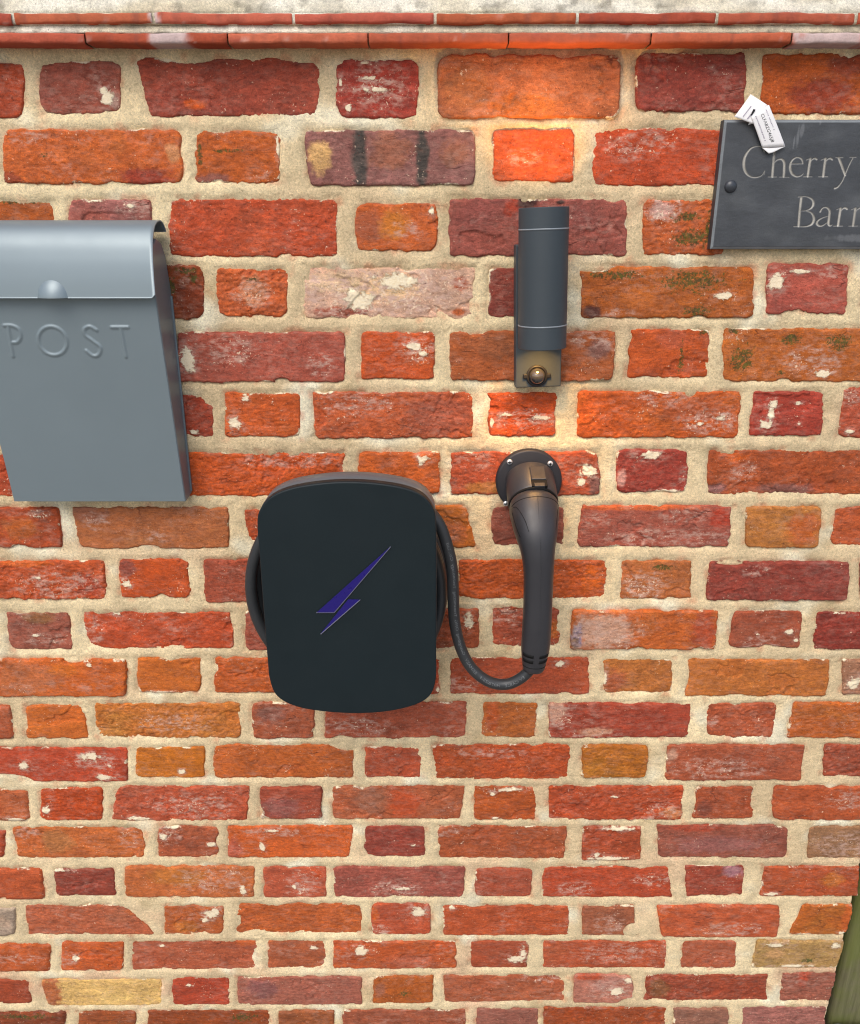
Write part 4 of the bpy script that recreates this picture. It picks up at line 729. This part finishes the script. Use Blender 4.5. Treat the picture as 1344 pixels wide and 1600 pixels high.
# ------------------------------------------------------------------ cable and connector
M_RUB = mat_paint('black cable rubber', tuple(lin((58, 61, 64)) * 0.6), 0.42, 0.45, 0.06, 0.15, 30)
M_HND = mat_paint('connector black plastic', tuple(lin((62, 62, 66)) * 0.62), 0.38, 0.45, 0.06, 0.35, 25)
cb_ = thing('charging_cable', 'black charging cable coiled behind the charger with its connector hanging in the holster', 'cable', (0.02, -0.06, H - 0.55))
CRAD = 0.0073
cc0 = P(546, 918, -0.055)
tt = np.linspace(0, 2 * math.pi, 97)[:-1]
for k, (rx, rz, yy, dx, dz) in enumerate(((0.1205, 0.135, -0.075, -0.002, 0.002), (0.1185, 0.139, -0.058, 0.001, -0.004), (0.1225, 0.132, -0.041, 0.0, 0.001), (0.117, 0.134, -0.024, 0.003, 0.003))):
    pth = np.column_stack([cc0[0] + dx + rx * np.cos(tt), yy + 0.003 * np.sin(tt * 2 + k), cc0[2] + dz + rz * np.sin(tt)])
    o = child('cable_loop', loft('cable_loop', tube_rings(np.vstack([pth, pth[:1]]), CRAD, 18)[:-1], closed=True), M_RUB, cb_); fix_normals(o)
lead_px = [(600, 772, -0.070), (650, 782, -0.076), (682, 812, -0.084), (698, 850, -0.088), (706.5, 890, -0.088), (708.5, 935, -0.086), (711, 975, -0.084), (721, 1015, -0.084), (738, 1045, -0.086), (764, 1065, -0.09), (792, 1069, -0.091), (816, 1058, -0.0922), (832, 1040, -0.0925), (838, 1015, -0.0925)]
lead = catmull([P(*k) for k in lead_px], 10)
ld_o = child('cable_lead', loft('cable_lead', tube_rings(lead, CRAD, 22)), M_RUB, cb_); fix_normals(ld_o)
# connector body lofted along its own curved axis
hp = [(833.7, 790.4, -0.0462, 33, 0.0270), (833.8, 791.2, -0.0470, 36, 0.0295), (834.1, 794.5, -0.0500, 38.4, 0.0312), (835.3, 804, -0.0580, 38, 0.0305), (836.5, 818, -0.0680, 35.8, 0.0285), (838.5, 838, -0.0790, 32, 0.0250), (840.5, 862, -0.0860, 26.5, 0.0215), (841.5, 890, -0.0890, 23.6, 0.0195), (841, 925, -0.0905, 22.6, 0.0188), (839.5, 965, -0.0920, 22.4, 0.0185), (837.5, 1000, -0.0925, 22.4, 0.0183), (836, 1016, -0.0925, 21.5, 0.0176), (834.5, 1034, -0.0925, 18.6, 0.0150), (833.8, 1042, -0.0925, 17.2, 0.0138), (833.5, 1046, -0.0925, 15, 0.0122)]
hc = catmull([np.concatenate([P(u, v, y), [w_ * px(u, v, y)[0], th_]]) for u, v, y, w_, th_ in hp], 6)
cen = hc[:, :3]; T = np.gradient(cen, axis=0); T /= np.linalg.norm(T, axis=1)[:, None]
ang = np.linspace(0, 2 * math.pi, 40, endpoint=False); rings = []
def sup(c_, p_): return np.sign(c_) * np.abs(c_) ** p_
HANDLE = []
for i in range(len(cen)):
    a = np.array([1.0, 0, 0]); a = a - T[i] * (a @ T[i]); a /= np.linalg.norm(a); b = np.cross(T[i], a)
    if b[1] > 0: b = -b
    HANDLE.append((cen[i], a, b, hc[i, 3], hc[i, 4], T[i]))
    rings.append(cen[i] + hc[i, 3] * sup(np.cos(ang), 0.88)[:, None] * a + hc[i, 4] * sup(np.sin(ang), 0.88)[:, None] * b)
hd = child('connector_handle', loft('connector_handle', rings), M_HND, cb_); fix_normals(hd)
def on_handle(vpix, t, lift=0.0002):
    """point on the connector's surface at the photo height v, at angle t round the front (pi/2 = towards the camera)"""
    vs_ = []
    for (c_, a, b, w_, th_, T_) in HANDLE:
        yv = c_[1] + D; zz = c_[2] - H; vs_.append(800 - F * (yv * math.sin(TH) + zz * math.cos(TH)) / (yv * math.cos(TH) - zz * math.sin(TH)))
    vs_ = np.array(vs_); k = int(np.clip(np.searchsorted(vs_, vpix), 1, len(vs_) - 1)); f = float(np.clip((vpix - vs_[k - 1]) / (vs_[k] - vs_[k - 1]), 0, 1))
    out = 0
    for kk, ww in ((k - 1, 1 - f), (k, f)):
        c_, a, b, w_, th_, T_ = HANDLE[kk]
        out = out + ww * (c_ + (w_ + lift) * sup(np.cos(t), 0.88) * a + (th_ + lift) * sup(np.sin(t), 0.88) * b)
    return out
M_SLOT = mat_paint('vent slot black', (0.006, 0.006, 0.006), 0.7, 0.2)
for v0, v1 in ((1014, 1019), (1023, 1028)):
    for t0, t1 in ((0.42, 1.40), (1.74, 2.72)):
        ts = np.linspace(t0, t1, 10); vv = []; ff = []
        for t in ts:
            for v in (v0, v1): vv.append(on_handle(v, t, 0.0003)); 
            for v in (v0, v1): vv.append(on_handle(v, t, -0.0012))
        for i in range(9):
            a = i * 4; b = a + 4; ff += [(a, b, b + 1, a + 1), (a + 1, b + 1, b + 3, a + 3), (a, a + 2, b + 2, b)]
        ff += [(0, 1, 3, 2), (36, 38, 39, 37)]
        o = child('vent_slot', poly_mesh('vent_slot', vv, ff, True), M_SLOT, hd); fix_normals(o)
def groove(name, pts, r, mat, par):
    o = child(name, loft(name, tube_rings(catmull(pts, 6), r, 8)), mat, par); fix_normals(o); return o
groove('end_groove', [on_handle(1036, t, -0.0003) for t in np.linspace(0.15, 2.99, 12)], 0.0007, M_SLOT, hd)
groove('grip_seam', [on_handle(v, t, -0.0002) for v, t in ((803, 2.75), (806, 2.50), (815, 2.28), (826, 2.12), (836, 2.02))], 0.0005, M_SLOT, hd)
groove('grip_seam', [on_handle(v, t, -0.0002) for v, t in ((808, 2.86), (820, 2.80), (832, 2.72), (840, 2.6))], 0.0008, M_SLOT, hd)
groove('grip_seam', [on_handle(v, t, -0.0002) for v, t in ((803, 0.38), (808, 0.5), (820, 0.55), (834, 0.6))], 0.0005, M_SLOT, hd)
groove('mould_seam', [on_handle(v, 1.55, -0.00015) for v in (788, 800, 820, 845, 870, 900, 940, 980)], 0.0004, M_HND, hd)
groove('nose_groove', [on_handle(800, t, -0.0003) for t in np.linspace(0.35, 2.8, 14)], 0.0006, M_SLOT, hd)

# lettering printed along the cable, reading upwards
M_PRT = mat_paint('grey cable print', tuple(lin((116, 119, 121)) * 0.8), 0.6, 0.3)
def text_mesh(s, size):
    cu = bpy.data.curves.new('txt', 'FONT'); cu.body = s; cu.size = size; cu.resolution_u = 2
    to = bpy.data.objects.new('txt', cu); COL.objects.link(to)
    bpy.context.view_layer.update()
    me = bpy.data.meshes.new_from_object(to.evaluated_get(bpy.context.evaluated_depsgraph_get()))
    bpy.data.objects.remove(to, do_unlink=True)
    n_ = len(me.vertices); co = np.zeros(n_ * 3, np.float32); me.vertices.foreach_get('co', co)
    return me, co.reshape(-1, 3).astype(float)
up_path = lead[::-1]; seg = np.concatenate([[0], np.cumsum(np.linalg.norm(np.diff(up_path, axis=0), axis=1))])
def along(s):
    p = np.array([np.interp(s, seg, up_path[:, i]) for i in range(3)]); q_ = np.array([np.interp(s + 0.002, seg, up_path[:, i]) for i in range(3)])
    t = q_ - p; return p, t / np.linalg.norm(t)
me, co = text_mesh('EV CABLE   H07BZ5-F   EKMAEV   Guangdong  OMG  Transmitting  Technology  Co., Ltd', 0.0052)
s0 = 0.040
wd = co[:, 0].max(); sc_t = (seg[-1] - 0.105 - s0) / wd
new = []
for x_, y_, _ in co:
    p, t = along(s0 + x_ * sc_t)
    nrm = np.array([0, -1.0, 0.0]); nrm -= t * (nrm @ t); nrm /= np.linalg.norm(nrm)
    side = np.cross(nrm, t); side = -side                      # left of the running text
    phi = (y_ - 0.0016) / CRAD + 0.25
    new.append(p + (CRAD + 0.00012) * (nrm * math.cos(phi) + side * math.sin(phi)))
me.vertices.foreach_set('co', np.array(new, np.float32).ravel()); me.update()
child('cable_print', me, M_PRT, ld_o)

# ------------------------------------------------------------------ holster
hz0 = P(826.5, 703, -0.008)[2]; HR = 0.0428
hcx, hcz = P(826.5, 750, -0.006)[0], hz0 - HR
hol = thing('connector_holster', 'round black connector holster screwed to the bricks under the wall light', 'holster', (hcx, 0, hcz))
M_HOL = mat_paint('holster black plastic', tuple(lin((48, 48, 54)) * 0.65), 0.5, 0.4, 0.06, 0.3, 25)
o = child('flange', loft('flange', disc_rings((hcx, 0.004, hcz), [(0, 0), (HR, 0.0), (HR, 0.0095), (HR - 0.001, 0.0112), (HR - 0.003, 0.012), (0, 0.012)], 'y', 72), False, False), M_HOL, hol); fix_normals(o)
o.modifiers.new('edge', 'EDGE_SPLIT').split_angle = math.radians(50)
ax = np.array([0.02, -1.0, -0.50]); ax /= np.linalg.norm(ax)
CR = 0.0318
col_o = child('collar', loft('collar', disc_rings((hcx + 0.0012, -0.004, hcz + 0.0015), [(CR, 0), (CR, 0.0428), (CR - 0.0008, 0.0440), (CR - 0.0022, 0.0440), (CR - 0.0022, 0.02)], ax, 64), False, False), M_HND, hol); fix_normals(col_o)
col_o.modifiers.new('edge', 'EDGE_SPLIT').split_angle = math.radians(45)
gapr = child('gap_ring', loft('gap_ring', disc_rings((hcx + 0.0012, -0.004, hcz + 0.0015), [(CR - 0.004, 0.0440), (CR - 0.0006, 0.0442), (CR - 0.0006, 0.0466), (CR - 0.004, 0.0468)], ax, 64), False, False), M_SLOT, hol); fix_normals(gapr)
# latch block on top of the collar, with the slot in front of it
side = np.array([1.0, 0, 0]); upv = np.cross(side, ax); upv /= np.linalg.norm(upv)
if upv[2] < 0: upv = -upv
side = np.cross(ax, upv)
def obox(name, c0, l0, l1, s0_, s1_, u0, u1, mat, par, bev=0.0012, taper=0.0):
    v = [c0 + ax * a + side * (b + (taper * (1 if b > 0 else -1) if a == l1 else 0)) + upv * k for k in (u0, u1) for b in (s0_, s1_) for a in (l0, l1)]
    f = [(0, 2, 3, 1), (4, 5, 7, 6), (0, 1, 5, 4), (2, 6, 7, 3), (0, 4, 6, 2), (1, 3, 7, 5)]
    o = child(name, poly_mesh(name, v, f), mat, par); fix_normals(o); mod_bevel(o, bev, 2); return o
c0 = np.array([hcx + 0.0012, -0.004, hcz + 0.0015])
sgn = 1 if side[0] > 0 else -1
offx = sgn * 0.0052
obox('latch_block', c0, 0.010, 0.034, offx - 0.0095, offx + 0.0095, 0.020, CR + 0.0022, M_HND, col_o)
obox('latch_slot', c0, 0.0335, 0.0445, offx - 0.0098, offx + 0.0098, 0.018, CR + 0.0006, M_SLOT, col_o, 0.0006)
obox('latch_tongue', c0, 0.0390, 0.0455, offx - 0.0066, offx + 0.0066, 0.020, CR + 0.0012, M_HND, col_o, 0.0006)
M_STEEL = mat_paint('zinc screw', tuple(lin((216, 218, 220))), 0.3, 0.6, 0.05, 0.0, 40, 0.0, 0.6)
for u, v in ((796.5, 722), (860, 724.5), (790.5, 787)):
    a = P(u, v, -0.009)
    sw = child('screw', loft('screw', disc_rings((a[0], -0.0078, a[2]), [(0.0036, 0), (0.0036, 0.0012), (0.0028, 0.0022), (0.0, 0.0026)], 'y', 24), False, False), M_STEEL, hol); fix_normals(sw)
    for w_, h_ in ((0.0022, 0.0005), (0.0005, 0.0022)):
        child('screw_slot', box_mesh('screw_slot', a[0] - w_, a[0] + w_, -0.0108 - w_ * 0.05, -0.0098, a[2] - h_, a[2] + h_), M_SLOT, sw)

# ------------------------------------------------------------------ slate sign
M_SLATE = mat_attr('riven slate', 0.45, 0.45, (0.82, 1.18), 28, 0.25, 700)
sg0 = P(1131.5, 187, -0.0125); sg1 = P(1112, 389, -0.0125)
SX0, SX1, SZ1, SZ0 = (sg0[0] + sg1[0]) / 2 , 0.594, sg0[2], sg1[2]
sign = thing('house_sign', 'dark slate house sign engraved Cherry Barn at the right of the wall', 'sign', ((SX0 + SX1) / 2, 0, SZ0))
xs = np.arange(SX0, SX1 + 0.0003, 0.00055); zs = np.arange(SZ0, SZ1 + 0.0003, 0.00055); X, Z = np.meshgrid(xs, zs)
SCL, OX, OY, SY = 5.508, 1100, 140, -0.0125
def st(pts, w, smooth=True): return px_stroke(pts, w, SCL, OX, OY, SY, smooth)
hw, tw = 12.5, 4.6
CH = [st([(519, 535), (497, 497), (455, 488), (400, 510), (355, 575), (343, 650), (362, 715), (405, 750), (455, 755), (498, 738), (522, 700)], [6, 6, 5, 8, 13, 14, 12, 7, 6, 5, 4]),
      st([(522, 545), (519, 500)], [3, 7], False), st([(522, 700), (518, 730)], [5, 4], False),
      st([(612, 470), (600, 600), (588, 748)], hw, False), st([(585, 485), (612, 474)], tw, False), st([(552, 751), (624, 751)], tw, False),
      st([(600, 640), (630, 606), (668, 600), (690, 628), (690, 690), (686, 748)], [4, 6, 9, 12, 12.5, 12.5]), st([(650, 752), (732, 754)], tw, False),
      st([(742, 640), (852, 638)], tw, False), st([(852, 638), (838, 596), (798, 584), (757, 612), (741, 668), (757, 722), (795, 748), (832, 742), (856, 722)], [6, 8, 6, 9, 12.5, 12, 8, 6, 4]),
      st([(916, 596), (904, 670), (893, 746)], hw, False), st([(882, 606), (918, 590)], tw, False), st([(858, 749), (930, 749)], tw, False), st([(912, 628), (936, 600), (956, 592), (970, 600)], [4, 6, 9, 9]),
      st([(1046, 596), (1035, 670), (1026, 746)], hw, False), st([(1010, 606), (1048, 590)], tw, False), st([(985, 749), (1064, 749)], tw, False), st([(1042, 628), (1066, 600), (1088, 592), (1104, 602)], [4, 6, 9, 9]),
      st([(1160, 588), (1190, 668), (1216, 738)], [12, 12, 10], False), st([(1134, 584), (1196, 584)], tw, False), st([(1256, 582), (1310, 582)], tw, False),
      st([(1284, 586), (1250, 650), (1214, 736), (1190, 790), (1155, 836), (1126, 850)], [5, 6, 6, 6, 7, 10]),
      st([(838, 932), (824, 1050), (814, 1174)], hw, False), st([(812, 924), (880, 921), (930, 945), (942, 985), (920, 1022), (875, 1042), (840, 1044)], [5, 5, 9, 12, 9, 5, 4]),
      st([(875, 1042), (925, 1062), (946, 1108), (932, 1152), (888, 1176), (830, 1180)], [4, 8, 13, 12, 7, 5]), st([(772, 1178), (840, 1180)], tw, False),
      st([(1000, 1052), (1020, 1022), (1052, 1014), (1080, 1040), (1078, 1090), (1072, 1150), (1085, 1172), (1104, 1164)], [9, 6, 7, 11, 12.5, 12.5, 8, 4]),
      st([(1077, 1088), (1030, 1100), (988, 1122), (972, 1150), (990, 1172), (1024, 1170), (1070, 1136)], [4, 5, 8, 12, 9, 6, 4]),
      st([(1176, 1024), (1164, 1100), (1154, 1170)], hw, False), st([(1142, 1034), (1178, 1018)], tw, False), st([(1116, 1174), (1194, 1174)], tw, False), st([(1172, 1056), (1196, 1026), (1216, 1018), (1232, 1028)], [4, 6, 9, 9]),
      st([(1304, 1024), (1293, 1100), (1284, 1170)], hw, False), st([(1270, 1034), (1306, 1018)], tw, False), st([(1246, 1174), (1322, 1174)], tw, False),
      st([(1300, 1060), (1330, 1026), (1368, 1018), (1390, 1044), (1388, 1100), (1382, 1170)], [4, 6, 9, 12, 12.5, 12.5]), st([(1346, 1174), (1424, 1174)], tw, False)]
fld = stroke_field(X, Z, CH)
cut = sstep(-0.0002, 0.0011, fld)
ed = np.minimum(np.minimum(X - SX0, SX1 - X), np.minimum(Z - SZ0, SZ1 - Z))
bev = np.clip((0.0028 - ed) / 0.0028, 0, 1)
rip = 0.00035 * fbm(X * 25, Z * 40, 71, 3) + 0.00012 * fbm(X * 140, Z * 220, 72, 2)
Y = SY - rip + bev * 0.0022 + np.clip(fld, 0, 0.0016) * 0.75
sl = lin((70, 73, 77)) * 0.76; s2 = lin((86, 89, 92)) * 0.76; ltc = lin((190, 186, 176)) * 0.8
w = sstep(-0.1, 0.5, fbm(X * 16, Z * 22, 73, 3))[..., None]; col = sl * (1 - w) + s2 * w
w = (bev > 0.05)[..., None] * 0.55; col = col * (1 - w) + lin((140, 148, 152)) * w
# chalky drip left at the top edge
for u, v, ru, rv in ((1247, 212, 3.0, 20), (1253, 205, 4, 12), (1241, 222, 1.6, 12), (1282, 192, 1.8, 4), (1350, 372, 60, 7)):
    a = P(u, v, SY); sx, sz = px(u, v, SY); e = np.hypot((X - a[0]) / (ru * sx), (Z - a[2]) / (rv * sz)) + 0.4 * fbm(X * 200, Z * 60, 75, 2)
    w = (1 - sstep(0.5, 1.1, e))[..., None] * 0.16; col = col * (1 - w) + lin((170, 172, 174)) * w
w = cut[..., None]; col = col * (1 - w) + ltc * (0.85 + 0.25 * fbm(X * 60, Z * 60, 76, 2))[..., None] * w
plate = child('slate_plate', grid_mesh('slate_plate', X, Y, Z, None, {'Col': col}), M_SLATE, sign)
M_SLE = mat_paint('slate edge', tuple(sl), 0.5, 0.4, 0.15, 0.0, 60)
o = child('slate_back', box_mesh('slate_back', SX0 - 0.0002, SX1 + 0.0002, SY + 0.0024, 0.0005, SZ0 - 0.0002, SZ1 + 0.0002), M_SLE, sign)
sc1 = P(1143, 291, SY - 0.003)
dm = [(0.0072 * math.cos(t), 0.0052 * math.sin(t)) for t in np.linspace(0, math.pi / 2, 10)]
o = child('screw_cap', loft('screw_cap', disc_rings((sc1[0], SY + 0.0004, sc1[2]), dm, 'y', 32), False, False), mat_paint('dark screw cap', tuple(lin((58, 62, 68)) * 0.8), 0.32, 0.5), sign); fix_normals(o)

# ------------------------------------------------------------------ paper tag left on the sign
M_PAP = mat_paint('white paper', (0.80, 0.79, 0.79), 0.7, 0.25, 0.03, 0.0, 90)
M_INK = mat_paint('black print', (0.02, 0.02, 0.022), 0.7, 0.2)
M_INK2 = mat_paint('faded print', (0.33, 0.30, 0.36), 0.7, 0.2)
TSC, TX, TY = 13.44, 1140, 140
def tp(a, b, y): return P(TX + a / TSC, TY + b / TSC, y)
tag = thing('paper_tag', 'folded white paper tag with a printed code on the corner of the slate sign', 'tag', tuple(tp(640, 600, -0.016)))
def sheet(name, corners, ys, par, nx=14, nz=10, bow=0.0012, thick=0.00025):
    c = [tp(a, b, y) for (a, b), y in zip(corners, ys)]
    vv, ff = [], []
    for j in range(nz + 1):
        for i in range(nx + 1):
            s_, t_ = i / nx, j / nz
            p = (c[0] * (1 - s_) + c[1] * s_) * (1 - t_) + (c[3] * (1 - s_) + c[2] * s_) * t_
            p = p + np.array([0, -bow * math.sin(math.pi * s_) - bow * 0.5 * math.sin(math.pi * t_), 0]); vv.append(p)
    for j in range(nz):
        for i in range(nx): a = j * (nx + 1) + i; ff.append((a, a + 1, a + nx + 2, a + nx + 1))
    o = child(name, poly_mesh(name, vv, ff, True), M_PAP, par); m_ = o.modifiers.new('t', 'SOLIDIFY'); m_.thickness = thick
    def at(s_, t_, lift):
        p = (c[0] * (1 - s_) + c[1] * s_) * (1 - t_) + (c[3] * (1 - s_) + c[2] * s_) * t_
        return p + np.array([0, -bow * math.sin(math.pi * s_) - bow * 0.5 * math.sin(math.pi * t_) - lift, 0])
    return o, at
fo, fat = sheet('folded_strip', [(100, 570), (440, 100), (800, 330), (480, 720)], [-0.0150, -0.0165, -0.0190, -0.0185], tag)
fb, _ = sheet('folded_strip', [(390, 745), (455, 560), (520, 420), (500, 705)], [-0.0152, -0.0178, -0.0186, -0.0170], tag, 6, 6, 0.0004)
lb, lat = sheet('label_strip', [(445, 560), (825, 320), (1170, 1195), (690, 1230)], [-0.0195, -0.0205, -0.0158, -0.0158], tag)
eb, _ = sheet('label_end', [(690, 1230), (1170, 1195), (900, 1325), (825, 1345)], [-0.0158, -0.0158, -0.0165, -0.0168], tag, 8, 4, 0.0003)
def print_on(name, txt, at, s0_, s1_, t0_, t1_, mat, par, flat=True):
    """text running along t (down the strip), its top towards s = 1"""
    me, co = text_mesh(txt, 1.0)
    x_ = co[:, 0]; y_ = co[:, 1]; x_ = (x_ - x_.min()) / (x_.max() - x_.min()); y_ = (y_ - y_.min()) / (y_.max() - y_.min())
    new = np.array([at(s0_ + b * (s1_ - s0_), t0_ + a * (t1_ - t0_), 0.00035) for a, b in zip(x_, y_)], np.float32)
    me.vertices.foreach_set('co', new.ravel()); me.update(); return child(name, me, mat, par)
t_ = print_on('code_print', 'CLFABZG465JB', lat, 0.395, 0.60, 0.10, 0.86, M_INK, lb)
m_ = t_.modifiers.new('w', 'SOLIDIFY'); m_.thickness = 0.0001
def dashes(name, at, s0_, s1_, t0_, t1_, nd, mat, par, seed):
    r_ = np.random.default_rng(seed); vv, ff = [], []; t = t0_
    while t < t1_:
        L = 0.010 + 0.016 * r_.random(); ss = s0_ + 0.3 * (s1_ - s0_) * r_.random()
        if r_.random() > 0.12:
            k = len(vv); vv += [at(ss, t, 0.00035), at(s1_, t, 0.00035), at(s1_, t + L, 0.00035), at(ss, t + L, 0.00035)]; ff.append((k, k + 1, k + 2, k + 3))
        t += L + 0.012
    return child(name, poly_mesh(name, vv, ff), mat, par)
dashes('small_print', lat, 0.74, 0.80, 0.05, 0.55, 0, M_INK2, lb, 3)
dashes('small_print', lat, 0.17, 0.24, 0.06, 0.80, 0, M_INK2, lb, 4)
for k, (s_, a0, a1) in enumerate(((0.28, 0.20, 0.48), (0.30, 0.50, 0.80))):
    pass
vv, ff = [], []
for (s0_, s1_, t0_, t1_) in ((0.12, 0.62, 0.33, 0.37), (0.10, 0.58, 0.58, 0.63)):
    k = len(vv); vv += [fat(s0_, t0_, 0.0010), fat(s1_, t0_, 0.0010), fat(s1_, t1_, 0.0010), fat(s0_, t1_, 0.0010)]; ff.append((k, k + 1, k + 2, k + 3))
child('ruled_print', poly_mesh('ruled_print', vv, ff), M_INK2, fo)
vv = [tp(a, b, -0.0206) for a, b in ((440, 530), (505, 405), (545, 430), (470, 545))]
child('black_print', poly_mesh('black_print', vv, [(0, 1, 2, 3)]), M_INK, fo)

# ------------------------------------------------------------------ gate post and stone at the wall's end
def wood_mat():
    m, n, l, p = new_mat('algae green timber'); t = NT(n, l)
    gr = t.pos((14, 14, 0.9)); pos = t.pos()
    a = t.noise(12, 6, 0.7, gr); b = t.noise(9, 4, 0.6, pos); c = t.noise(3.5, 3, 0.6, t.pos((3, 3, 1)))
    col = t.mix(t.rng(a, 0.3, 0.7, 0, 1), tuple(lin((92, 88, 60)) * 0.65), tuple(lin((138, 132, 100)) * 0.65))
    col = t.mix(t.rng(b, 0.38, 0.62, 0, 0.6, True), col, tuple(lin((104, 116, 34)) * 0.8))
    col = t.mix(t.rng(t.noise(60, 2, 0.6, gr), 0.72, 0.78, 0, 0.3, True), col, tuple(lin((170, 176, 130))))
    l.new(col, p.inputs['Base Color']); p.inputs['Roughness'].default_value = 0.8
    l.new(t.bump(a, 0.5, 0.002), p.inputs['Normal']); return m
gp = thing('gate_post', 'weathered timber post green with algae beside the foot of the brick wall', 'post', (0.80, 0.10, 0))
GXA, GXB, GYA, GYB, GH = 0.703, 0.86, 0.035, 0.17, 1.25
rings = []
for z in np.linspace(0.0, GH, 26):
    r_ = []
    m_ = 10
    for (xa, ya), (xb_, yb_) in zip(((GXA, GYA), (GXB, GYA), (GXB, GYB), (GXA, GYB)), ((GXB, GYA), (GXB, GYB), (GXA, GYB), (GXA, GYA))):
        for i in range(m_):
            f = i / m_; x_, y_ = xa + (xb_ - xa) * f, ya + (yb_ - ya) * f
            d_ = 0.0018 * noise(np.array([x_ * 60.0 + y_ * 47]), np.array([z * 3.0]), 5)[0]
            cx_, cy_ = (GXA + GXB) / 2, (GYA + GYB) / 2
            k = 0.985 if i == 0 else 1.0
            r_.append((cx_ + (x_ - cx_) * k * (1 + d_ * 6), cy_ + (y_ - cy_) * k * (1 + d_ * 6), z))
    rings.append(np.array(r_))
M_WOOD = wood_mat()
o = child('post_shaft', loft('post_shaft', rings), M_WOOD, gp); fix_normals(o)
cx_, cy_ = (GXA + GXB) / 2, (GYA + GYB) / 2
vv = [(GXA - 0.01, GYA - 0.01, GH + 0.001), (GXB + 0.01, GYA - 0.01, GH + 0.001), (GXB + 0.01, GYB + 0.01, GH + 0.001), (GXA - 0.01, GYB + 0.01, GH + 0.001)]
vv += [(a, b, c + 0.02) for a, b, c in vv] + [(cx_, cy_, GH + 0.05)]
o = child('post_cap', poly_mesh('post_cap', vv, [(3, 2, 1, 0), (0, 1, 5, 4), (1, 2, 6, 5), (2, 3, 7, 6), (3, 0, 4, 7), (4, 5, 8), (5, 6, 8), (6, 7, 8), (7, 4, 8)]), M_WOOD, gp); mod_bevel(o, 0.003, 2)
M_STONE = mat_paint('grey kerb stone', tuple(lin((150, 150, 148)) * 0.7), 0.9, 0.2, 0.25, 0.5, 50)
sz = P(1315, 1595, 0.028)[2]
rings = []
for i, x_ in enumerate(np.linspace(0.684, 1.05, 16)):
    r_ = []
    for t in np.linspace(0, 2 * math.pi, 28, endpoint=False):
        yy = 0.026 * sup(np.cos(t), 0.45) + 0.004; zz = (sz / 2) + (sz / 2) * sup(np.sin(t), 0.3)
        k = 1 - (0.06 if i in (0, 15) else 0)
        dd = 0.004 * noise(np.array([x_ * 22.0]), np.array([t * 2.0]), 9)[0]
        r_.append((x_, (yy - 0.004) * k + 0.004 + dd * 0.4, max(0, sz / 2 + (zz - sz / 2) * k + dd)))
    rings.append(np.array(r_))
ks = obj('kerb_stone', loft('kerb_stone', rings), M_STONE); fix_normals(ks)
ks['label'] = 'grey stone block on the ground at the right end of the wall'; ks['category'] = 'stone'
